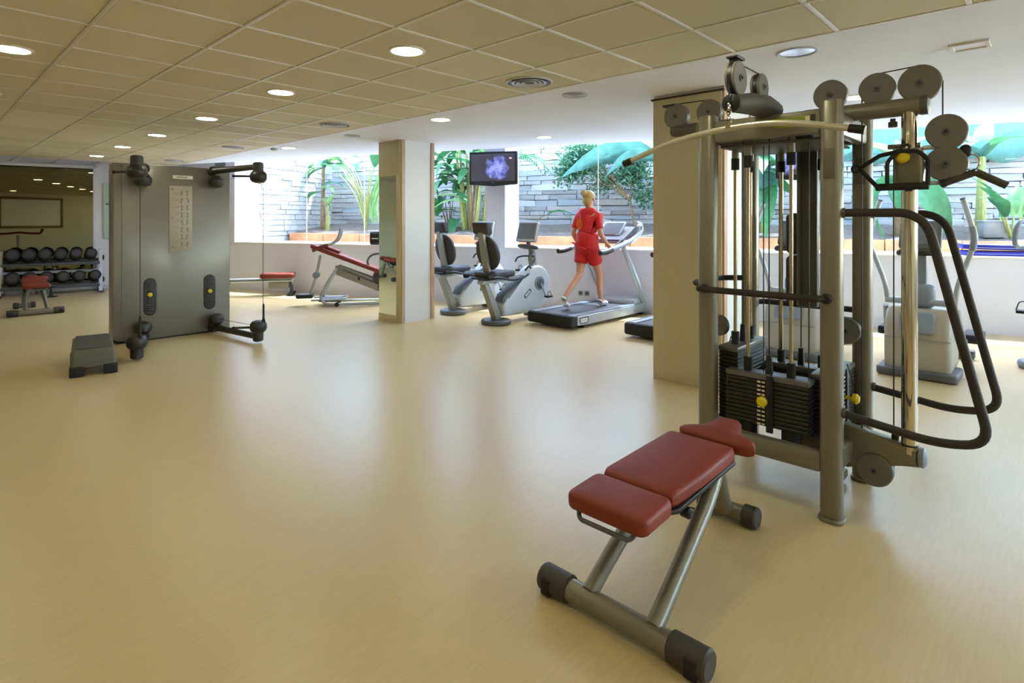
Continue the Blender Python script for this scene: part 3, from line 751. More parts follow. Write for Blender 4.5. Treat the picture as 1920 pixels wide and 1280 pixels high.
# ------------------------------------------------------------------ cable tower (local x away from the camera, y to the left)
def pulley(parent, c, axis, r, w=.045, name='pulley', m='disc'):
    """two plastic cheek discs with a dark groove and a bolt head between"""
    c = Vector(c); a = Vector(axis).normalized()
    o = MB().lathe(c-a*w/2, a, [(0, r*.3), (0, r*.94), (.004, r), (w*.28, r), (w*.32, r*.9), (w*.68, r*.9), (w*.72, r), (w-.004, r), (w, r*.94), (w, r*.3)], 28).build(name, M[m], parent)
    MB().lathe(c-a*w*.19, a, [(0, r*.9), (0, r*1.005), (w*.38, r*1.005), (w*.38, r*.9)], 28).build('groove_band', M['black'], o)
    MB().lathe(c-a*(w/2+.006), a, [(0, r*.1), (.002, r*.2), (w+.010, r*.2), (w+.012, r*.1)], 14).build('hub_bolt', M['slate'], o)
    MB().lathe(c-a*(w/2+.010), a, [(0, r*.09), (w+.020, r*.09)], 6).build('hub_bolt', M['black'], o)
    return o
T = thing('cable_tower', 'champagne grey four-sided cable tower with black weight stacks and dip bars', 'exercise machine', (1.475, 3.10, 0), GA)
def post_prof(w, d): return rrect(-d/2, d/2, -w/2, w/2, .032, 4)
for x, y in ((-.29, -.30), (-.29, .30), (.29, -.30), (.29, .30)):
    po = MB().prism([(x+a, y+b) for a, b in post_prof(.094, .085)], XYZ, .02, 1.955, bev=.004).build('post', M['frame'], T)
    MB().prism([(x+a*1.22, y+b*1.16) for a, b in post_prof(.094, .085)], XYZ, 0, .022, bev=.006).build('foot_plate', M['frame'], po)
    if y < 0: MB().box((x-.0445, y*.997, 1.66), (.003, .05, .14), bev=.001).build('post_sticker', M['cab_edge'], po)
# head beams and low beams
for y in (-.30, .30):
    MB().box((0, y, 1.855), (.52, .06, .11), bev=.018).build('head_beam', M['frame'], T)
    MB().box((0, y, .262), (.52, .06, .10), bev=.018).build('low_beam', M['frame'], T)
for x in (-.29, .29):
    MB().box((x, 0, 1.865), (.06, .52, .115), bev=.018).build('head_beam', M['frame'], T)
    MB().box((x, 0, .262), (.06, .52, .10), bev=.018).build('low_beam', M['frame'], T)
sg = MB().box((-.322, -.135, 1.872), (.006, .17, .05), bev=.002).build('name_plate', M['label_green'], T, 'green name plate on the head beam')
MB().box((-.326, -.205, 1.872), (.003, .02, .04)).build('plate_end', M['label_white'], sg)
MB().box((-.326, -.228, 1.872), (.003, .02, .05)).build('plate_end', M['black'], sg)
# centre cross of the crown and four stub arms with pulleys
MB().box((0, 0, 1.90), (.58, .085, .10), bev=.03).box((0, 0, 1.90), (.085, .58, .10), bev=.03).build('crown_cross', M['frame'], T)
MB().tube([(-.20, 0, 1.955), (-.32, 0, 1.965), (-.48, 0, 1.955), (-.70, 0, 1.925)], [.055, .058, .052, .040], 14).build('pulldown_arm', M['frame_dark'], T)
MB().lathe((-.695, 0, 1.926), (-1, 0, -.12), [(0, .042), (.02, .042), (.032, .02)], 16).build('arm_cap', M['black'], T)
pulley(T, (-.66, 0, 2.043), (0, 1, 0), .078)
pulley(T, (-.375, 0, 2.050), (0, 1, 0), .066)
MB().box((-.66, .0, 2.135), (.10, .05, .012), bev=.004).box((-.66, .02, 2.10), (.03, .008, .07)).build('cable_guard', M['black'], T)
MB().tube([(0, .28, 1.945), (0, .45, 1.945), (0, .665, 1.945)], [.036, .036, .032], 14).build('left_arm', M['frame'], T)
MB().lathe((0, .50, 1.945), (0, 1, 0), [(0, .038), (.14, .037), (.165, .032), (.175, .015)], 16).build('arm_sleeve', M['frame_dark'], T)
pulley(T, (0, .635, 2.035), (1, 0, 0), .078); pulley(T, (0, .425, 2.035), (1, 0, 0), .074)
MB().box((0, .68, 2.105), (.05, .08, .014), bev=.004).build('cable_guard', M['black'], T)
# right-hand side: long top arm, low arm and the chrome column between
MB().tube([(0, -.10, 1.935), (0, -.61, 1.935)], .043, 16).build('top_arm', M['frame'], T)
MB().lathe((0, -.60, 1.935), (0, -1, 0), [(0, .046), (.03, .046), (.036, .036)], 16).build('arm_cap', M['frame_dark'], T)
for y, r in ((-.22, .078), (-.426, .078), (-.597, .086)): pulley(T, (0, y, 2.036), (1, 0, 0), r)
MB().lathe((0, -.49, 1.885), (0, 0, -1), [(0, .012), (.015, .012), (.016, .02), (.04, .02)], 12).build('stop_bolt', M['black'], T)
MB().prism([(-.16, .40), (-.16, .20), (-.30, .16), (-.42, .22), (-.60, .245), (-.60, .335), (-.30, .375)], lambda a, b, d: Vector((d, a, b)), -.03, .03, bev=.02, seg=3).build('low_arm', M['frame'], T)
MB().lathe((0, -.595, .29), (0, -1, 0), [(0, .046), (.02, .046), (.03, .03)], 16).build('arm_cap', M['bluegrey'], T)
pulley(T, (-.02, -.42, .188), (1, 0, 0), .078)
MB().box((.0, -.50, .362), (.03, .03, .03), bev=.006).build('stop_block', M['black'], T)
MB().box((.12, -.22, .045), (.20, .06, .05), bev=.015).build('rear_skid', M['frame'], T)
MB().cyl((0, -.556, .30), (0, -.556, 1.92), .033, n=24).build('chrome_column', M['chrome'], T, 'chrome column of the adjustable pulley')
MB().lathe((0, -.556, .335), (0, 0, 1), [(0, .036), (.008, .036)], 24).build('column_collar', M['black'], T)
MB().box((.034, -.556, 1.1), (.006, .014, 1.5)).build('index_strip', M['frame_dark'], T)
cr = MB().prism(rrect(-.05, .05, -.615, -.50, .02), XYZ, 1.565, 1.735, bev=.008).build('carriage', M['frame'], T)
MB().lathe((-.05, -.545, 1.69), (-1, 0, 0), [(0, .012), (.03, .012), (.032, .026), (.05, .028), (.06, .018)], 18).build('pull_knob', M['yellow'], cr)
MB().box((.0, -.66, 1.735), (.03, .11, .02), bev=.006).box((.0, -.66, 1.57), (.03, .11, .02), bev=.006).build('pulley_bracket', M['silver'], cr)
MB().tube([(0, -.60, 1.75), (0, -.47, 1.75)], .012, 8).build('carriage_lever', M['frame'], cr)
pulley(T, (0, -.697, 1.80), (1, 0, 0), .080); pulley(T, (0, -.697, 1.655), (1, 0, 0), .080)
# dip bars
hoop = [(0, -.31, 1.432), (0, -.61, 1.432), (0, -.845, .60), (0, -.775, .49), (0, -.31, .505)]
hp = [(0, -.31, 1.432), (0, -.655, 1.432), (0, -.872, .50), (0, -.70, .462), (0, -.31, .512)]
for x in (-.29, .29):
    o = MB().tube([Vector(p)+Vector((x, 0, 0)) for p in hp], .0185, 12, fil=[0, .11, .13, .10, 0], fseg=7).build('dip_bar', M['grip'], T)
    for z in (1.432, .512): MB().cyl((x, -.335, z), (x, -.358, z+(-.003 if z < 1 else 0)), .024, n=14).build('bar_socket', M['frame_dark'], o)
# restraint bars across three sides
def rail(p, name='guard_bar'): return MB().tube(p, .0165, 12, fil=.05, fseg=5).build(name, M['grip'], T)
rail([(-.29, .30, 1.035), (-.375, .335, 1.035), (-.375, -.27, 1.035), (-.29, -.285, 1.035)])
rail([(-.27, .30, 1.045), (-.20, .43, 1.045), (.20, .43, 1.045), (.29, .30, 1.045)])
rail([(.29, .28, .90), (.37, .25, .90), (.37, -.25, .90), (.29, -.28, .90)])
for x, y in ((-.335, .30), (-.335, -.29)): MB().lathe((x, y, 1.035), (-1, 0, 0), [(0, .024), (.012, .024), (.02, .018)], 14).build('bar_socket', M['black'], T)
# weight stacks on all four sides: plates, rods, bushes, selector
plate_b = MB(); plate_b.box((0, 0, 0), (.105, .405, .0195), bev=.004, seg=1); plate_me = plate_b.mesh('weight_plate', M['plate'])
def stack(cx, cy, rz, n, zb, full=True):
    e = bpy.data.objects.new('weight_stack', None); COL.objects.link(e); e.parent = T; e.location = (cx, cy, 0); e.rotation_euler = (0, 0, rz)
    for k in range(n): put('weight_plate', plate_me, e, loc=(0, 0, zb+.0105+k*.0212))
    zt = zb+n*.0212
    MB().box((0, 0, zt+.014), (.108, .41, .026), bev=.004).build('top_plate', M['plate_top'], e)
    for y in (-.107, .107):
        MB().cyl((0, y, .20), (0, y, 1.86), .0095, n=12).build('guide_rod', M['steel'], e)
        MB().cyl((0, y, 1.735), (0, y, 1.86), .019, n=14).build('rod_sleeve', M['frame'], e)
        MB().cyl((0, y, 1.675), (0, y, 1.737), .0215, n=14).build('rubber_bush', M['rubber'], e)
        MB().cyl((0, y, zt+.027), (0, y, zt+.095), .021, n=14).build('rubber_bush', M['rubber'], e)
        MB().cyl((0, y, zb-.07), (0, y, zb), .045, n=16).build('rubber_buffer', M['rubber'], e)
    MB().cyl((0, 0, zt+.02), (0, 0, 1.86), .0035, n=8).build('lift_cable', M['cable'], e)
    MB().cyl((0, 0, zt+.02), (0, 0, zt+.12), .02, .014, n=12).build('cable_yoke', M['black'], e)
    if full:
        lb = MB()
        for k in range(n):
            lb.box((-.0535, .032, zb+.0105+k*.0212), (.002, .017, .009)); lb.box((-.0535, .010, zb+.0105+k*.0212), (.002, .015, .009))
        lb.build('plate_tags', M['label_white'], e, 'pale number tags down the weight stack', smooth=False)
        MB().box((-.057, -.022, zb+n*.0106), (.012, .034, n*.0212+.05), bev=.004).build('selector_guide', M['black'], e)
        MB().lathe((-.055, .0, zb+n*.0125), (-1, 0, 0), [(0, .009), (.03, .009), (.032, .024), (.05, .026), (.062, .016)], 18).build('selector_knob', M['yellow'], e, 'yellow selector pin knob')
        MB().tube([(-.075, 0, zb+n*.0125), (-.085, -.03, zb+n*.015), (-.075, -.035, zt-.02), (-.055, -.03, zt+.05)], .003, 6, fil=.03).build('pin_cord', M['cable'], e)
    return e
stack(-.215, .01, 0, 11, .352)
stack(.03, -.225, R(90), 13, .335)
stack(.225, -.01, R(180), 12, .30)
stack(-.01, .225, R(-90), 17, .33)
pulley(T, (-.07, .335, .80), (1, -.2, 0), .058, .03)
pulley(T, (.20, -.245, .81), (1, 0, .0), .07, .04)
pulley(T, (-.10, -.17, .315), (1, 0, 0), .085, .04)
# rear station: dark grey upright panel with black back pads behind it
MB().box((.275, -.035, 1.37), (.05, .105, .93), bev=.012).build('rear_panel', M['frame_dark'], T)
MB().box((.285, .022, 1.37), (.03, .012, .93), bev=.003).build('panel_edge', M['frame'], T)
for z0, z1 in ((1.20, 1.44), (.905, 1.19)):
    MB().pad(rrect(-.02, .105, z0, z1, .03), lambda a, b, d: Vector((d, a, b)), .31, .38, .02).build('back_pad', M['pad_dark'], T)
MB().box((0, 0, 1.79), (.50, .50, .012), bev=.004).build('crown_tray', M['frame_dark'], T)
# loose-running cables
def cable(pts, r=.0032): return MB().tube(pts, r, 6).build('cable', M['cable'], T)
cable([(-.375, 0, 2.115), (-.65, 0, 2.12)]); cable([(-.735, 0, 2.04), (-.735, 0, 1.93)])
cable([(0, .635, 2.112), (0, .425, 2.108)])
cable([(0, -.426, 2.112), (0, -.597, 2.121)]); cable([(0, -.683, 2.036), (0, -.683, 1.88)]); cable([(0, -.36, 2.03), (-.0, -.36, .20)])
cable([(.02, -.49, 1.75), (.02, -.49, .19)])
cable([(.06, .225, 1.85), (.06, .225, .72)]); cable([(.13, -.245, 1.85), (.13, -.245, .81)]); cable([(-.18, .05, 1.80), (-.18, .05, .36)]); cable([(-.185, -.17, 1.80), (-.185, -.17, .32)])
cable([(.26, .12, 1.8), (.26, .12, .55)]); cable([(.20, -.06, 1.8), (.20, -.06, .6)])

# lat bar hanging from the pulldown arm by a snap link
A = Vector((1.475, 3.10, 0)) + U*(-.735)
lat = thing('lat_bar', 'long bent pale steel lat bar with black tips hung on the cable tower', 'gym bar', (A.x, A.y, 0), GA)
MB().tube([(0, .50, 1.700), (0, .27, 1.778), (0, 0, 1.812), (0, -.24, 1.812), (0, -.475, 1.757)], .0135, 12, fil=.12, fseg=6).build('bar', M['bar_steel'], lat)
for p, q in (((0, .50, 1.70), (0, .545, 1.685)), ((0, -.475, 1.757), (0, -.53, 1.744))): MB().cyl(p, q, .0175, n=14).build('tip', M['black'], lat)
for k in range(4):
    z = 1.905-k*.022; b = MB()
    pts = [Vector((.0, .009*math.cos(a), z+.016*math.sin(a))) if k % 2 else Vector((.009*math.cos(a), 0, z+.016*math.sin(a))) for a in [2*PI*i/12 for i in range(12)]]
    b.tube(pts, .0035, 6, closed=True).build('chain_link', M['chrome'], lat)
MB().cyl((0, 0, 1.808), (0, 0, 1.838), .018, .010, n=12).build('swivel', M['chrome'], lat)
# black stirrup handle hung at the carriage
S = Vector((1.475, 3.10, 0)) + V*.556 + U*(-.105)
sp = thing('stirrup_handle', 'black diamond-shaped rope stirrup handle hanging by the yellow carriage knob', 'handle', (S.x, S.y, 0), GA)
MB().tube([(0, .03, 1.715), (0, .10, 1.702), (0, .185, 1.645), (0, .11, 1.555)], .010, 8, fil=.01).build('strap', M['rubber'], sp)
MB().tube([(0, .03, 1.715), (0, -.05, 1.712), (0, -.088, 1.67), (0, -.085, 1.555)], .010, 8, fil=.02).build('strap', M['rubber'], sp)
MB().tube([(-.012, .025, 1.715), (-.012, .068, 1.67), (-.012, .068, 1.555)], .009, 8, fil=.02).build('strap', M['rubber'], sp)
MB().cyl((0, .115, 1.553), (0, -.09, 1.553), .017, n=14).build('hand_grip', M['rubber'], sp)
MB().tube([Vector((0, .20+.016*math.cos(a), 1.645+.016*math.sin(a))) for a in [2*PI*i/12 for i in range(12)]], .006, 6, closed=True).build('side_ring', M['black'], sp)
MB().tube([Vector((0, .018*math.cos(a), 1.728+.018*math.sin(a))) for a in [2*PI*i/12 for i in range(12)]], .006, 6, closed=True).build('top_ring', M['black'], sp)
# triceps handle on the adjustable pulley
H = Vector((1.475, 3.10, 0)) + V*.80
vh = thing('angled_handle', 'grey inverted V handle hanging from the lower pulley of the chrome column', 'handle', (H.x, H.y, 0), GA)
MB().cyl((0, 0, 1.612), (-.02, .105, 1.568), .0165, n=14).build('hand_grip', M['cap'], vh); MB().cyl((0, 0, 1.612), (.02, -.105, 1.548), .0165, n=14).build('hand_grip', M['cap'], vh)
MB().lathe((-.02, .105, 1.568), (-.18, .92, -.39), [(0, .018), (.018, .018), (.022, .01)], 12).build('grip_end', M['black'], vh)
MB().tube([Vector((0, .012+.026*math.cos(a), 1.655+.036*math.sin(a))) for a in [2*PI*i/14 for i in range(14)]], .0035, 6, closed=True).build('carabiner', M['chrome'], vh)
MB().ball((0, .035, 1.71), .024, 12, (1, 1, 1.2)).build('cable_stop', M['rubber'], vh)
MB().cyl((0, .035, 1.70), (0, .02, 1.685), .008, n=8).build('snap_eye', M['black'], vh)

# ------------------------------------------------------------------ red adjustable bench
def make_bench():
    b = thing('weight_bench', 'brick red padded adjustable bench on champagne tube legs in the foreground', 'bench', (.354, 1.958, 0), GA)
    fb = MB().cyl((.01, .30, .047), (.01, -.30, .047), .040, n=20).build('front_bar', M['frame'], b)
    rb = MB().cyl((.985, .13, .047), (.985, -.075, .047), .038, n=20).build('rear_bar', M['frame'], b)
    for par, x, y0, sg, l in ((fb, .01, .20, 1, .13), (fb, .01, -.20, -1, .13), (rb, .985, .10, 1, .065), (rb, .985, -.045, -1, .065)):
        o = MB().lathe((x, y0, .048), (0, sg, 0), [(0, .044), (.004, .048), (l-.008, .048), (l, .042), (l, .02)], 22).build('end_cap', M['cap'], par)
        if l > .1: MB().box((x-.043, y0+sg*.085, .040), (.012, .045, .062), bev=.008).build('cap_clip', M['rubber'], par)
    for y0, y1 in ((.122, .095), (-.136, -.125)):
        MB().tube([(.015, y0, .07), (.20, y0*.97, .185), (.43, y1, .325), (.56, y1*.85, .405), (.52, y1*.5, .432), (.38, y1*.4, .41)], .030, 14, fil=.12, fseg=8).build('leg', M['frame'], b)
    MB().tube([(.58, -.02, .425), (.72, -.02, .40), (.86, .02, .25), (.955, .028, .06)], .032, 14, fil=.14, fseg=7).build('leg', M['frame'], b)
    MB().tube([(.10, -.02, .375), (.34, -.02, .335), (.52, -.02, .40)], .028, 12, fil=.08).build('spine_tube', M['frame'], b)
    MB().lathe((.11, -.02, .373), (-1, 0, .16), [(0, .030), (.02, .031), (.028, .022)], 16).build('spine_cap', M['black'], b)
    MB().box((.34, -.02, .365), (.34, .07, .03), bev=.008).build('back_bracket', M['slate'], b)
    MB().box((.02, .0, .392), (.14, .16, .014), bev=.004).tube([(-.055, .115, .40), (-.075, .10, .375), (-.075, -.10, .375), (-.055, -.115, .40)], .008, 8, fil=.04).build('seat_bracket', M['slate'], b)
    MB().cyl((.25, -.06, .365), (.25, -.115, .358), .009, n=10).lathe((.25, -.115, .358), (0, -1, 0), [(0, .018), (.03, .02), (.038, .012)], 14).build('adjust_knob', M['black'], b)
    MB().cyl((.38, -.04, .30), (.41, -.13, .30), .007, n=10).build('adjust_pin', M['chrome'], b)
    MB().lathe((.375, -.03, .30), (.03, -.09, 0), [(0, .016), (.03, .016)], 12).build('pin_boss', M['black'], b)
    def tilt(x0, z0, a): 
        ca, sa = math.cos(a), math.sin(a)
        return lambda p, q, d: Vector((x0+p*ca-d*sa, q, z0+p*sa+d*ca))
    MB().pad(rrect(-.085, .115, -.16, .155, .035, 5), tilt(0, .40, R(3)), 0, .062, .02, 4, .004).build('seat_pad', M['red_pad'], b)
    MB().prism([(.125, .13), (.125, -.135), (.15, -.155), (.60, -.165), (.60, .12), (.15, .15)], tilt(0, .385, R(4)), .0, .018, bev=.004).build('pad_board', M['black'], b)
    MB().pad([(.118, .11), (.118, -.11), (.135, -.140), (.160, -.150), (.36, -.165), (.575, -.172), (.597, -.160), (.603, -.135), (.603, .085), (.597, .110), (.575, .122), (.36, .136), (.160, .148), (.135, .138)], tilt(0, .402, R(4)), 0, .060, .02, 4, .004).build('back_pad', M['red_pad'], b)
    hd = [(.62, .02), (.62, -.155), (.628, -.20), (.650, -.222), (.678, -.215), (.700, -.185), (.722, -.140), (.765, -.118), (.815, -.106), (.838, -.088), (.842, -.05), (.835, -.012), (.812, .003), (.765, .012), (.722, .030), (.700, .065), (.678, .090), (.650, .098), (.628, .078)]
    MB().pad(hd, tilt(.0, .390, R(6)), 0, .055, .018, 4, .006).build('head_pad', M['red_pad'], b)
    MB().box((.70, -.02, .435), (.28, .05, .018), bev=.004).build('head_bracket', M['slate'], b)
    return b
bench = make_bench()
b2 = copy_tree(bench, 'red padded bench seen end-on before the dumbbell rack', (-7.0, 8.46, 0), R(136.47))

# ------------------------------------------------------------------ grey cable cabinet with four swing arms (local x along its face, -y towards the room)
K = thing('cable_cabinet', 'tall grey cable machine cabinet with black swivel arms and slot windows', 'exercise machine', (-4.43, 6.45, 0), GA)
def face(a, b, d): return Vector((a, -d, b))
body = MB().prism(rrect(-.038, 1.21, .02, 2.04, .012, 2), face, -.20, 0, bev=.006).build('cabinet_body', M['cabinet'], K)
MB().box((.585, .10, .012), (1.18, .17, .024)).build('plinth', M['black'], K)
MB().box((.045, -.003, 1.03), (.006, .006, 1.99)).build('panel_seam', M['cab_edge'], K)
for x, z in ((.04, 2.0), (.04, .08), (1.16, 2.0), (1.16, .08)): MB().lathe((x, 0, z), (0, -1, 0), [(0, .012), (.004, .012), (.007, .006)], 10).build('screw_head', M['cab_edge'], body)
for x, kz in ((.322, .533), (.970, .519)):
    w = MB().prism(rrect(x-.065, x+.065, .29, .722, .064, 8), face, -.001, .010, bev=.004).build('slot_frame', M['black'], K)
    MB().prism(rrect(x-.05, x+.05, .305, .707, .049, 8), face, .008, .0115).build('slot_window', M['plate'], w)
    for k in range(12): MB().box((x, -.013, .35+k*.028), (.07, .004, .020), bev=.002).build('stack_plate', M['plate'], w)
    MB().lathe((x-.01, -.012, kz), (0, -1, 0), [(0, .012), (.02, .012), (.022, .024), (.036, .025), (.042, .012)], 16).build('selector_knob', M['yellow'], w)
po = MB().box((.645, -.003, 1.414), (.25, .006, .785), bev=.001).build('exercise_poster', M['poster'], K, 'grey exercise poster with small drawn figures')
random.seed(3); ib = MB()
for k in range(3): ib.lathe((.553, -.006, 1.765-k*.345), (0, -1, 0), [(0, .014), (.0015, .014)], 14)
for c in range(2):
    for r_ in range(8):
        cx_, cz_ = .655+c*.062, 1.74-r_*.088
        q = [Vector((cx_, -.007, cz_)), Vector((cx_+random.uniform(-.012, .012), -.007, cz_-.028))]
        ib.ball((cx_, -.007, cz_+.010), .006, 8, (1, .2, 1)); ib.tube(q, .004, 5)
        for sg in (-1, 1):
            ib.tube([q[0], q[0]+Vector((sg*random.uniform(.012, .022), 0, random.uniform(-.02, .015)))], .0028, 5)
            ib.tube([q[1], q[1]+Vector((sg*random.uniform(.006, .018), 0, -random.uniform(.016, .026)))], .0032, 5)
ib.build('poster_figures', M['ink'], po)
lb = MB()
for k in range(9): lb.box((.60, -.0066, 1.72-k*.082), (.055, .001, .004)); lb.box((.597, -.0066, 1.708-k*.082), (.048, .001, .003))
lb.build('poster_lines', M['ink'], po, smooth=False)
MB().box((.667, -.004, 1.912), (.22, .006, .042), bev=.006).build('maker_badge', M['ink_pale'], K, 'pale blurred badge above the poster')
MB().box((.655, -.008, 1.912), (.12, .003, .012), bev=.003).build('badge_mark', M['ink'], K)
def swing_arm(bx, z, ang, L_, up):
    """arm hinged at the cabinet face: hinge knuckle, tube, end knuckle, pulley heads"""
    e = bpy.data.objects.new('swing_arm', None); COL.objects.link(e); e.parent = K; e.location = (bx, 0, z); e.rotation_euler = (0, 0, ang)
    sg = 1 if up else -1                       # heads hang under the top arms, sit over the low ones
    MB().lathe((0, .0, 0), (0, -1, 0), [(0, .06), (.03, .06), (.05, .04)], 18).build('wall_flange', M['pulley_black'], e)
    MB().tube([(0, -.03, 0), (0, -L_, 0)], [.040, .034], 14).build('arm_tube', M['pulley_black'], e)
    MB().lathe((0, -.10, -.06*sg if up else .02), (0, 0, -sg), [(0, .045), (.02, .06), (.05, .085), (.10, .088), (.135, .07), (.15, .03)], 20).build('pulley_head', M['pulley_black'], e)
    MB().lathe((0, -L_, .05*sg), (0, 0, -sg), [(0, .04), (.012, .056), (.10, .058), (.11, .05)], 18).build('end_knuckle', M['pulley_black'], e)
    MB().lathe((0, -L_-.005, -.045*sg), (0, 0, -sg), [(0, .05), (.02, .078), (.05, .092), (.10, .09), (.13, .07), (.145, .03)], 20).build('pulley_head', M['pulley_black'], e)
    MB().cyl((-.05, -L_+.04, -.11*sg), (-.20, -L_+.16, -.112*sg), .013, n=10).build('release_lever', M['black'], e)
    MB().lathe((-.19, -L_+.152, -.112*sg), (-.78, .62, 0), [(0, .014), (.02, .017), (.03, .01)], 10).build('lever_tip', M['rubber'], e)
    MB().tube([(.0, -.10, -.11*sg), (.0, -L_, -.12*sg)], .003, 6).build('cable', M['cable'], e)
    if not up: MB().lathe((.03, -L_-.06, .16), (0, 0, 1), [(0, .022), (.03, .02), (.05, .012), (.20, .011), (.22, .006)], 12).build('cable_stop', M['rubber'], e)
    return e
swing_arm(.26, 1.99, R(-17), 1.06, True); swing_arm(1.0, 2.005, R(7), 1.06, True)
swing_arm(.26, .07, R(-17), 1.06, False); swing_arm(1.0, .07, R(7), 1.06, False)
for bx, an in ((.26, R(-17)), (1.0, R(7))):
    L_ = 1.06; s_ = Vector((bx+math.sin(an)*(L_+.05)+.03*math.cos(an), -math.cos(an)*(L_+.05)+.03*math.sin(an), 0))
    MB().cyl(s_+Vector((0, 0, .28)), s_+Vector((0, 0, 1.85)), .0032, n=6).build('cable', M['cable'], K)

# ------------------------------------------------------------------ aerobic step beside the cabinet
st = thing('aerobic_step', 'grey aerobic step platform with black riser feet beside the cable cabinet', 'step', (-3.905, 5.064, 0), R(37))
tap = lambda a, b, d: Vector((a+(.5-a/.36)*.05*d/.25, b+(.5-b/.78)*.07*d/.25, d))
MB().prism(rrect(0, .36, 0, .78, .03), tap, .075, .235, bev=.014).build('platform_body', M['step_body'], st)
MB().prism(rrect(.025, .335, .03, .75, .02), lambda a, b, d: tap(a, b, .235)+Vector((0, 0, d-.235)), .235, .250, bev=.005).build('tread_mat', M['step_top'], st)
rb = MB()
for k in range(17): rb.box((.18, .08+k*.039, .2515), (.26, .014, .006), bev=.002, seg=1)
rb.build('tread_ribs', M['step_top'], st)
for x in (.055, .305):
    for y in (.06, .72): MB().box((x, y, .045), (.105, .12, .09), bev=.01).build('riser_foot', M['rubber'], st)
# ------------------------------------------------------------------ recumbent bikes (local x forward)
def badge(parent, f, w, h, name='side_badge'):
    """rounded outline with a pale plate and a blurred mark; f maps (a, b, d) to 3D"""
    o = MB().prism(rrect(-w/2, w/2, -h/2, h/2, h*.45), f, 0, .003).build(name, M['slate'], parent)
    return o
def make_bike():
    b = thing('recumbent_bike', 'nearer grey recumbent exercise bike with charcoal seat and tilted screen', 'exercise bike', (-.215, 7.74, 0), GA)
    MB().pad(ell(0, 0, .19, .215, 28), XYZ, 0, .065, .025).build('base_foot', M['slate'], b)
    MB().box((.86, 0, .03), (.10, .50, .06), bev=.02, seg=3).build('front_foot', M['slate'], b)
    MB().prism([(-.05, .06), (.055, .06), (.03, .18), (-.20, .61), (-.29, .61), (-.08, .16)], XZ, -.05, .05, bev=.014, seg=3).build('rear_post', M['bike_grey'], b)
    hull = [(.06, .10), (.70, .09), (.88, .16)] + [(.745+.275*math.cos(R(a)), .475+.275*math.sin(R(a))) for a in range(-45, 136, 15)] + [(.45, .555), (.12, .36), (.045, .24)]
    MB().prism(hull, XZ, -.105, .105, bev=.035, seg=3).build('body_shell', M['silver_white'], b)
    MB().prism([(.06, .285), (.12, .375), (.45, .572), (.50, .60), (.49, .625), (.40, .56), (.09, .39), (.04, .29)], XZ, -.075, .075, bev=.01).build('shell_strip', M['slate'], b)
    for sy in (-1, 1):
        hub = MB().lathe((.77, sy*.10, .50), (0, sy, 0), [(0, .10), (.01, .105), (.018, .095), (.022, .02)], 24).build('crank_cover', M['bluegrey'], b)
        MB().lathe((.77, sy*.118, .50), (0, sy, 0), [(0, .075), (.006, .07), (.01, .045), (.012, .044)], 20).build('crank_ring', M['slate'], hub)
        e = (.86, .315) if sy < 0 else (.68, .68)
        MB().tube([(.77, sy*.135, .50), (e[0], sy*.145, e[1])], .014, 8).build('crank_arm', M['silver'], b)
        pd = MB().box((e[0], sy*.20, e[1]-.01), (.10, .085, .028), bev=.008).build('pedal', M['rubber'], b)
        MB().tube([(e[0]+.02, sy*.165, e[1]), (e[0]+.02, sy*.18, e[1]+.06), (e[0]+.02, sy*.22, e[1]+.06), (e[0]+.02, sy*.24, e[1])], .005, 6, fil=.02).build('pedal_strap', M['black'], pd)
        bd = badge(b, (lambda a, q, d, sy=sy: Vector((.52+a*.8-q*.6, sy*(.104+d), .37+a*.6+q*.8))), .17, .06)
        MB().prism(rrect(-.055, .055, -.014, .014, .006), lambda a, q, d: Vector((.52+a*.8-q*.6, sy*(.107+d), .37+a*.6+q*.8)), 0, .002).build('badge_plate', M['ink_pale'], bd)
    MB().prism([(.70, .70), (.80, .70), (.755, 1.03), (.69, 1.03)], XZ, -.04, .04, bev=.012).build('neck', M['bike_grey'], b)
    MB().tube([(.56, -.17, .80), (.60, -.17, .86), (.66, -.12, .88), (.72, 0, .88), (.66, .12, .88), (.60, .17, .86), (.56, .17, .80)], .012, 8, fil=.04).build('reading_rail', M['black'], b)
    MB().pad(ell(.64, 0, .11, .175, 24), lambda x, y, d: Vector((x, y, d-.25*(x-.64))), .995, 1.035, .018).build('accessory_tray', M['slate'], b)
    cs = MB().prism(rrect(-.185, .185, -.13, .165, .02), lambda a, q, d: Vector((.61+q*.26+d, a, 1.215+q*.96-d*.26)), 0, .05, bev=.012, seg=3).build('console', M['silver'], b)
    MB().prism(rrect(-.16, .16, -.09, .14, .008), lambda a, q, d: Vector((.61+q*.26+d, a, 1.215+q*.96-d*.26)), -.004, .001).build('screen', M['screen'], cs)
    MB().prism(rrect(-.14, .14, -.116, -.098, .004), lambda a, q, d: Vector((.61+q*.26+d, a, 1.215+q*.96-d*.26)), -.003, .001).build('key_strip', M['ink_pale'], cs)
    MB().cyl((.66, 0, 1.03), (.645, 0, 1.11), .03, n=12).build('console_stalk', M['slate'], b)
    # rail, seat, back
    MB().box((.06, 0, .60), (.72, .12, .05), rx=0, ry=R(-4), bev=.015).build('seat_rail', M['silver'], b)
    MB().pad(rrect(-.24, .24, -.20, .20, .09, 5), lambda x, y, d: Vector((x-.02, y, d+.02*x)), .635, .715, .03, 4, .006).build('seat', M['pad_dark'], b)
    MB().box((-.10, 0, .625), (.40, .30, .03), bev=.01).build('seat_plate', M['black'], b)
    bk = lambda y, q, d: Vector((-.145-.20*q+d, y, .75+q*.98))
    MB().pad([(y*.205, .215+q*.235) for y, q in ell(0, 0, 1, 1, 26)], bk, .0, .075, .03, 4, .008).build('backrest', M['pad_dark'], b)
